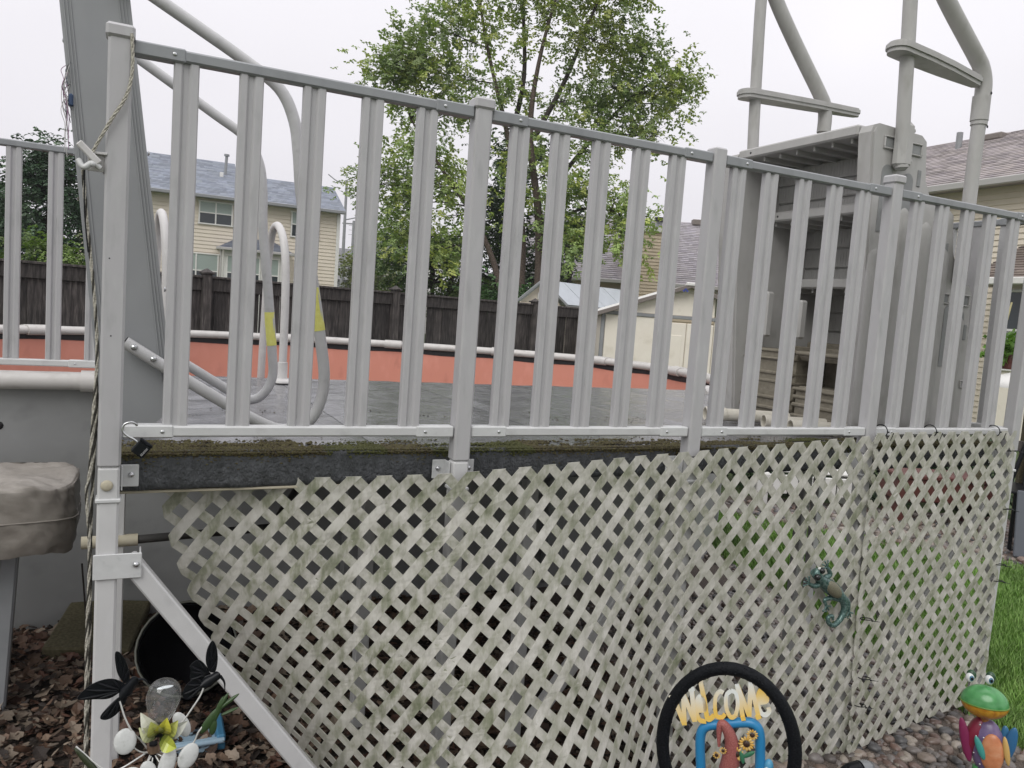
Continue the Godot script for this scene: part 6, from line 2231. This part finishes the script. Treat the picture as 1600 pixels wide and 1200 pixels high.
	t = thing("gecko_ornament", "teal metal gecko with mosaic back climbing the lattice seam", "gecko ornament", rp(2.6, .62, -.09))
	var teal = mat_tex(noise_tex(115, .05, ramp([lin(.02, .05, .045), lin(.06, .12, .11), lin(.17, .25, .23), lin(.36, .42, .4)], [0, .45, .75, 1]), 256, 4), .25, Vector3(6, 6, 6))
	teal.metallic = .3
	var d := -.105
	b = Buf.new()
	var bp := [rp(2.505, .742, d), rp(2.528, .716, d), rp(2.549, .7, d), rp(2.584, .678, d), rp(2.623, .655, d), rp(2.659, .626, d), rp(2.682, .605, d), rp(2.693, .573, d), rp(2.68, .534, d), rp(2.645, .506, d), rp(2.612, .518, d), rp(2.605, .542, d), rp(2.627, .547, d), rp(2.634, .53, d)]
	var sp := smooth(bp, 5)
	var rad := []
	var kn := [.021, .019, .025, .031, .03, .022, .017, .014, .012, .0105, .0095, .0085, .0075, .005]
	for i in sp.size():
		var f := float(i) / 5.0
		var i0 := int(min(floor(f), 12))
		rad.append(lerp(kn[i0], kn[i0 + 1], f - i0))
	tube(b, sp, rad, 12)
	var lz = part(t, "body", b, teal)
	b = Buf.new()
	ball(b, rp(2.508, .738, d - .006), Vector3(.026, .019, .016), Basis(Vector3.BACK, .9), 12)
	part(t, "head", b, teal)
	for q in [[2.498, .727, .0135], [2.52, .752, .0125]]:
		b = Buf.new()
		ball(b, rp(q[0], q[1], d - .019), Vector3.ONE * q[2])
		part(t, "eye", b, mat(lin(.01, .012, .012), .08))
	b = Buf.new()
	ball(b, rp(2.511, .76, d - .014), Vector3(.008, .006, .005))
	part(t, "nose_spot", b, mat(lin(.6, .62, .6), .3))
	b = Buf.new()
	ball(b, rp(2.598, .668, d - .017), Vector3(.058, .026, .018), Basis(Vector3.BACK, -.62), 16)
	part(lz, "mosaic_back", b, mat_tex(noise_tex(116, .12, ramp([lin(.02, .025, .02), lin(.16, .15, .1), lin(.3, .28, .2)], [0, .35, 1]), 512, 2, FastNoiseLite.TYPE_CELLULAR), .5, Vector3(8, 8, 8)))
	for lg in [[[2.54, .69], [2.51, .683], [2.487, .69], [2.475, .698]], [[2.56, .712], [2.588, .724], [2.578, .745], [2.566, .757]], [[2.655, .615], [2.615, .624], [2.575, .62], [2.585, .596]], [[2.68, .622], [2.708, .598], [2.716, .57], [2.72, .556]]]:
		b = Buf.new()
		var lp := []
		for q in lg: lp.append(rp(q[0], q[1], d))
		tube(b, smooth(lp, 4), [.0125, .012, .0115, .011, .0105, .010, .0095, .009, .0085, .008, .0075, .007, .0065], 9)
		var e: Vector3 = lp[3]
		var dr: Vector3 = (lp[3] - lp[2]).normalized()
		for a in [-.9, -.3, .3, .9]:
			var dd := dr.rotated(Vector3.BACK, a)
			tube(b, [e, e + dd * .014 + Vector3(0, 0, .003), e + dd * .024], [.004, .0032, .0028], 6)
			ball(b, e + dd * .026, Vector3.ONE * .0042, Basis(), 7)
		part(t, "leg", b, teal)

	# ----- hummingbird stake -----
	FR = facing(Vector3(-.705, .705, -1.6))
	k = 1.6 / 1233.0
	P3 = func(x, y, z) -> Vector3:
		var q := Vector2((x - 240.0) * k * .93, -(y - 1172.0) * k).rotated(0.035)
		return Vector3(q.x, q.y, z)
	t = thing("hummingbird_stake", "metal garden stake with black hummingbirds, flower petals and clear glass bulb", "garden stake", Vector3(0, -.705, 0))
	b = Buf.new()
	tube(b, [P3.call(240, 1160, 0), Vector3(0, -.72, 0)], .0085, 10)
	part(t, "pole", b, M.black)
	b = Buf.new()
	tube(b, [P3.call(240, 1163, 0), P3.call(240, 1174, 0)], .0135, 14)
	part(t, "collar", b, M.copper)
	b = Buf.new()
	var c := P3.call(248, 1136, 0) as Vector3
	var bq := Basis(Vector3.BACK, -.12)
	var prof := [Vector2(.013, 0), Vector2(.0165, .012), Vector2(.024, .03), Vector2(.031, .05), Vector2(.034, .068), Vector2(.032, .085), Vector2(.025, .098), Vector2(.014, .105), Vector2(.0002, .107)]
	var ps := []
	for q in prof: ps.append(Vector3(q.x, q.y, 0))
	var pr := []
	for q in smooth(ps, 3): pr.append(Vector2(max(q.x, .0002), q.y))
	lathe(b, pr, Transform3D(bq, c), 24)
	part(t, "bulb", b, M.bulb)
	b = Buf.new()
	var clear := 0.0
	tube(b, [c + Vector3(0, -.012, 0), c + Vector3(0, .006, 0)], .015, 14)
	part(t, "bulb_socket", b, M.black)
	b = Buf.new()
	ball(b, c + bq * Vector3(0, .088, -.004), Vector3(.017, .0025, .006), Basis(Vector3.BACK, .1))
	part(t, "bulb_filament", b, M.frosted)
	# flower round the bulb
	var fl := [[228, 1112, .3, lin(.6, .6, .5), 0.012], [259, 1118, -.35, lin(.52, .5, .06), .03], [284, 1132, -1.0, lin(.5, .51, .44), .01], [226, 1128, .9, lin(.5, .52, .3), .02], [272, 1126, -.7, lin(.4, .42, .1), .022], [240, 1120, .1, lin(.38, .4, .1), .03], [270, 1157, -1.45, lin(.5, .55, .08), .034]]
	for q in fl:
		b = Buf.new()
		var root: Vector3 = P3.call(250, 1146, .004)
		var tip: Vector3 = P3.call(q[0] + (q[0] - 250) * .35, q[1] + (q[1] - 1146) * .35, q[4])
		var ax := (tip - root)
		var sd := ax.cross(Vector3(0, 0, 1)).normalized()
		var n := 7
		var prev = null
		for i in n + 1:
			var u := float(i) / n
			var w := sin(PI * pow(u, .8) * .97 + .05) * .0165
			var p := root + ax * u + Vector3(0, 0, sin(u * PI) * .01)
			var row = [p - sd * w + Vector3(0, 0, w * .5), p, p + sd * w + Vector3(0, 0, w * .5)]
			b.col = Color(.03, .05, .012).lerp(q[3].srgb_to_linear(), clamp(u * 2.0 - .3, 0, 1))
			if prev != null:
				for m in 2: b.quad(prev[m], prev[m + 1], row[m + 1], row[m], Vector3(0, 0, 1))
			prev = row
		part(t, "petal", b, M.vertgloss)
	# white spoon petals of the lower flower
	for q in [[196, 1141, 17, 20, .02, 0.0], [296, 1180, 15, 21, .03, .5], [202, 1196, 22, 18, .045, -.6], [262, 1186, 13, 24, .03, .3], [232, 1200, 14, 22, .03, -.2], [286, 1140, 12, 22, -.01, -.5]]:
		b = Buf.new()
		ball(b, P3.call(q[0], q[1], q[4]), Vector3(q[2] * k, q[3] * k, .006), Basis(Vector3.BACK, -q[5]) * Basis(Vector3.RIGHT, -.3), 16)
		var pe = part(t, "white_petal", b, M.ornwhite)
		b = Buf.new()
		tube(b, smooth([P3.call(240, 1176, 0), P3.call((q[0] + 240) / 2.0, (q[1] + 1176) / 2.0 + 6, q[4] * .7), P3.call(q[0], q[1], q[4] - .006)], 4), .0016, 6)
		part(pe, "stem", b, M.wire)
	# curved wires
	var wires := [[[230, 1168, 0], [222, 1150, .01], [208, 1130, .015], [196, 1105, .012], [188, 1078, .005]], [[264, 1146, .005], [284, 1130, .012], [303, 1106, .012], [318, 1085, .008], [325, 1066, .003]], [[232, 1172, 0], [218, 1176, .01], [188, 1188, .015], [168, 1188, .012], [152, 1176, .01], [120, 1144, 0]], [[248, 1172, 0], [272, 1174, .012], [296, 1170, .012], [306, 1166, .01], [314, 1150, .008], [330, 1134, .004]], [[236, 1176, 0], [228, 1190, .02], [224, 1215, .02]], [[250, 1176, 0], [272, 1180, .02], [284, 1200, .022], [288, 1225, .02]]]
	for w in wires:
		b = Buf.new()
		var wp := []
		for q in w: wp.append(P3.call(q[0], q[1], q[2]))
		tube(b, smooth(wp, 5), .0019, 7)
		part(t, "wire", b, M.wire)
	# slim leaf at left, leafy bud at right
	b = Buf.new()
	ball(b, P3.call(142, 1176, .008), Vector3(.052, .0065, .005), Basis(Vector3.BACK, -.95), 10)
	part(t, "leaf", b, mat(lin(.035, .045, .02), .4))
	for q in [[334, 1134, .95, .036, .010], [350, 1112, 1.05, .032, .005], [362, 1108, .62, .03, .0045], [346, 1120, 1.25, .034, .006], [366, 1124, .35, .02, .003], [338, 1146, 1.5, .02, .008]]:
		b = Buf.new()
		ball(b, P3.call(q[0], q[1], .006), Vector3(q[3], q[4], .005), Basis(Vector3.BACK, q[2]), 10)
		part(t, "leaf", b, mat(lin(.035, .07, .022), .4))
	hummingbird(t, P3, [212, 1046], [[200, 1060, .0125], [212, 1046, .0095]], [[216, 1046], [226, 1048], [233, 1058]], [[[194, 1050], [184, 1030], [181, 1000], [187, 997], [196, 1010], [202, 1028], [203, 1048]], [[192, 1062], [172, 1072], [150, 1070], [124, 1066], [134, 1052], [152, 1042], [176, 1040], [196, 1052]], [[190, 1070], [176, 1080], [160, 1096], [158, 1104], [168, 1107], [180, 1102], [192, 1090], [200, 1072]]])
	hummingbird(t, P3, [346, 1058], [[331, 1066, .0115], [345, 1058, .009]], [[350, 1060], [357, 1072], [358, 1086]], [[[333, 1052], [326, 1034], [328, 1012], [337, 998], [344, 1010], [346, 1032], [342, 1052]], [[328, 1054], [312, 1058], [300, 1060], [301, 1046], [300, 1036], [312, 1028], [322, 1034], [332, 1050]], [[324, 1072], [308, 1090], [294, 1094], [287, 1084], [294, 1068], [310, 1058], [326, 1060]]])

func hummingbird(t, P3: Callable, head: Array, bodyp: Array, beak: Array, wings: Array):
	var b := Buf.new()
	var bp: Vector3 = P3.call(bodyp[0][0], bodyp[0][1], .004)
	var hp: Vector3 = P3.call(head[0], head[1], .004)
	var ax := (hp - bp)
	tube(b, smooth([bp - ax * .9, bp - ax * .3, bp, bp + ax * .5, hp, hp + ax * .25], 4), [.004, .0065, .009, .0105, .0118, .0125, .0128, .0128, .0125, .012, .0112, .0104, .0098, .0096, .0096, .0096, .0092, .0085, .007, .005, .002], 12)
	var bd = part(t, "hummingbird", b, M.black)
	b = Buf.new()
	var kp := []
	for q in beak: kp.append(P3.call(q[0], q[1], .004))
	tube(b, smooth(kp, 5), [.0034, .0031, .0029, .0027, .0025, .0022, .002, .0017, .0014, .0012, .0008], 7)
	part(bd, "beak", b, M.black)
	for w in wings:
		b = Buf.new()
		var pl := []
		for q in w:
			var p: Vector3 = P3.call(q[0], q[1], 0)
			pl.append(Vector2(p.x, p.y))
		pl.append(pl[0])
		var sm := sm2(pl, 4)
		sm.pop_back()
		var poly := PackedVector2Array()
		for p in sm: poly.append(p)
		prism(b, poly, .002, Transform3D(Basis(), Vector3(0, 0, .0)))
		# raised feather shafts
		var c: Vector3 = P3.call(w[0][0], w[0][1], .002)
		for i in range(2, w.size() - 1):
			var e: Vector3 = P3.call(w[i][0], w[i][1], .002)
			tube(b, [c.lerp(e, .15), c.lerp(e, .6) + Vector3(0, 0, .0025), c.lerp(e, .94)], [.0022, .0032, .0012], 6)
		part(bd, "wing", b, M.black)

func build_small_things():
	FR = RAIL
	# white pipes lying on the deck
	var ends := [[2.585, .75, 2.985, .60, .035, "longest and rearmost of the three white pipes lying on the deck"], [2.735, .503, 3.02, .397, .034, "middle one of the three white pipes lying on the deck"], [2.768, .365, 3.03, .285, .032, "front one of the three white pipes, just behind the bottom rail"]]
	for q in ends:
		var a := rp(q[0], 1.226 + q[4], q[1])
		var c := rp(q[2], 1.226 + q[4], q[3])
		var t := thing("plastic_pipe", q[5], "pipe", a, "white plastic pipes on the deck")
		var b := Buf.new()
		var x := (c - a).normalized()
		var xf := Transform3D(Basis(x.cross(Vector3.UP).normalized(), x, x.cross(Vector3.UP).normalized().cross(x)), a)
		var L := a.distance_to(c)
		var R: float = q[4]
		lathe(b, [Vector2(R * .82, .12), Vector2(R * .82, .001), Vector2(R * .86, 0), Vector2(R * .96, 0), Vector2(R, .002), Vector2(R, .1), Vector2(R, .101), Vector2(R * .9, .11), Vector2(R * .9, L)], xf, 20)
		part(t, "pipe", b, M.pvc)
		b = Buf.new()
		lathe(b, [Vector2(R * .83, .1), Vector2(.0001, .1)], xf, 16)
		part(t, "inner_stop", b, M.cream)
	# solar spot lamp among the pebbles (unlit)
	FR = Transform3D(Basis(Vector3.UP, deg_to_rad(20)), Vector3(1.5, -.07, -3.08))
	var t := thing("spot_lamp", "black solar spot lamp with clear lens lying on pebbles below the lattice", "garden lamp", Vector3.ZERO)
	var xf := Transform3D(Basis(Vector3(0, 1, 0), Vector3(1, 0, 0), Vector3(0, 0, -1)), Vector3.ZERO)
	var b := Buf.new()
	lathe(b, [Vector2(.0001, -.05), Vector2(.02, -.048), Vector2(.03, -.02), Vector2(.034, .02), Vector2(.034, .035), Vector2(.0001, .035)], xf, 16)
	part(t, "housing", b, M.black)
	b = Buf.new()
	lathe(b, [Vector2(.035, .035), Vector2(.034, .07), Vector2(.025, .095), Vector2(.0001, .1)], xf, 18)
	part(t, "lens", b, mat(lin(.2, .21, .22), .12))
	b = Buf.new()
	prism(b, PackedVector2Array([Vector2(-.05, 0), Vector2(.01, .05), Vector2(.0, -.03), Vector2(-.04, -.05)]), .012, Transform3D(Basis(), Vector3(-.06, 0, .02)))
	part(t, "bracket", b, M.black)
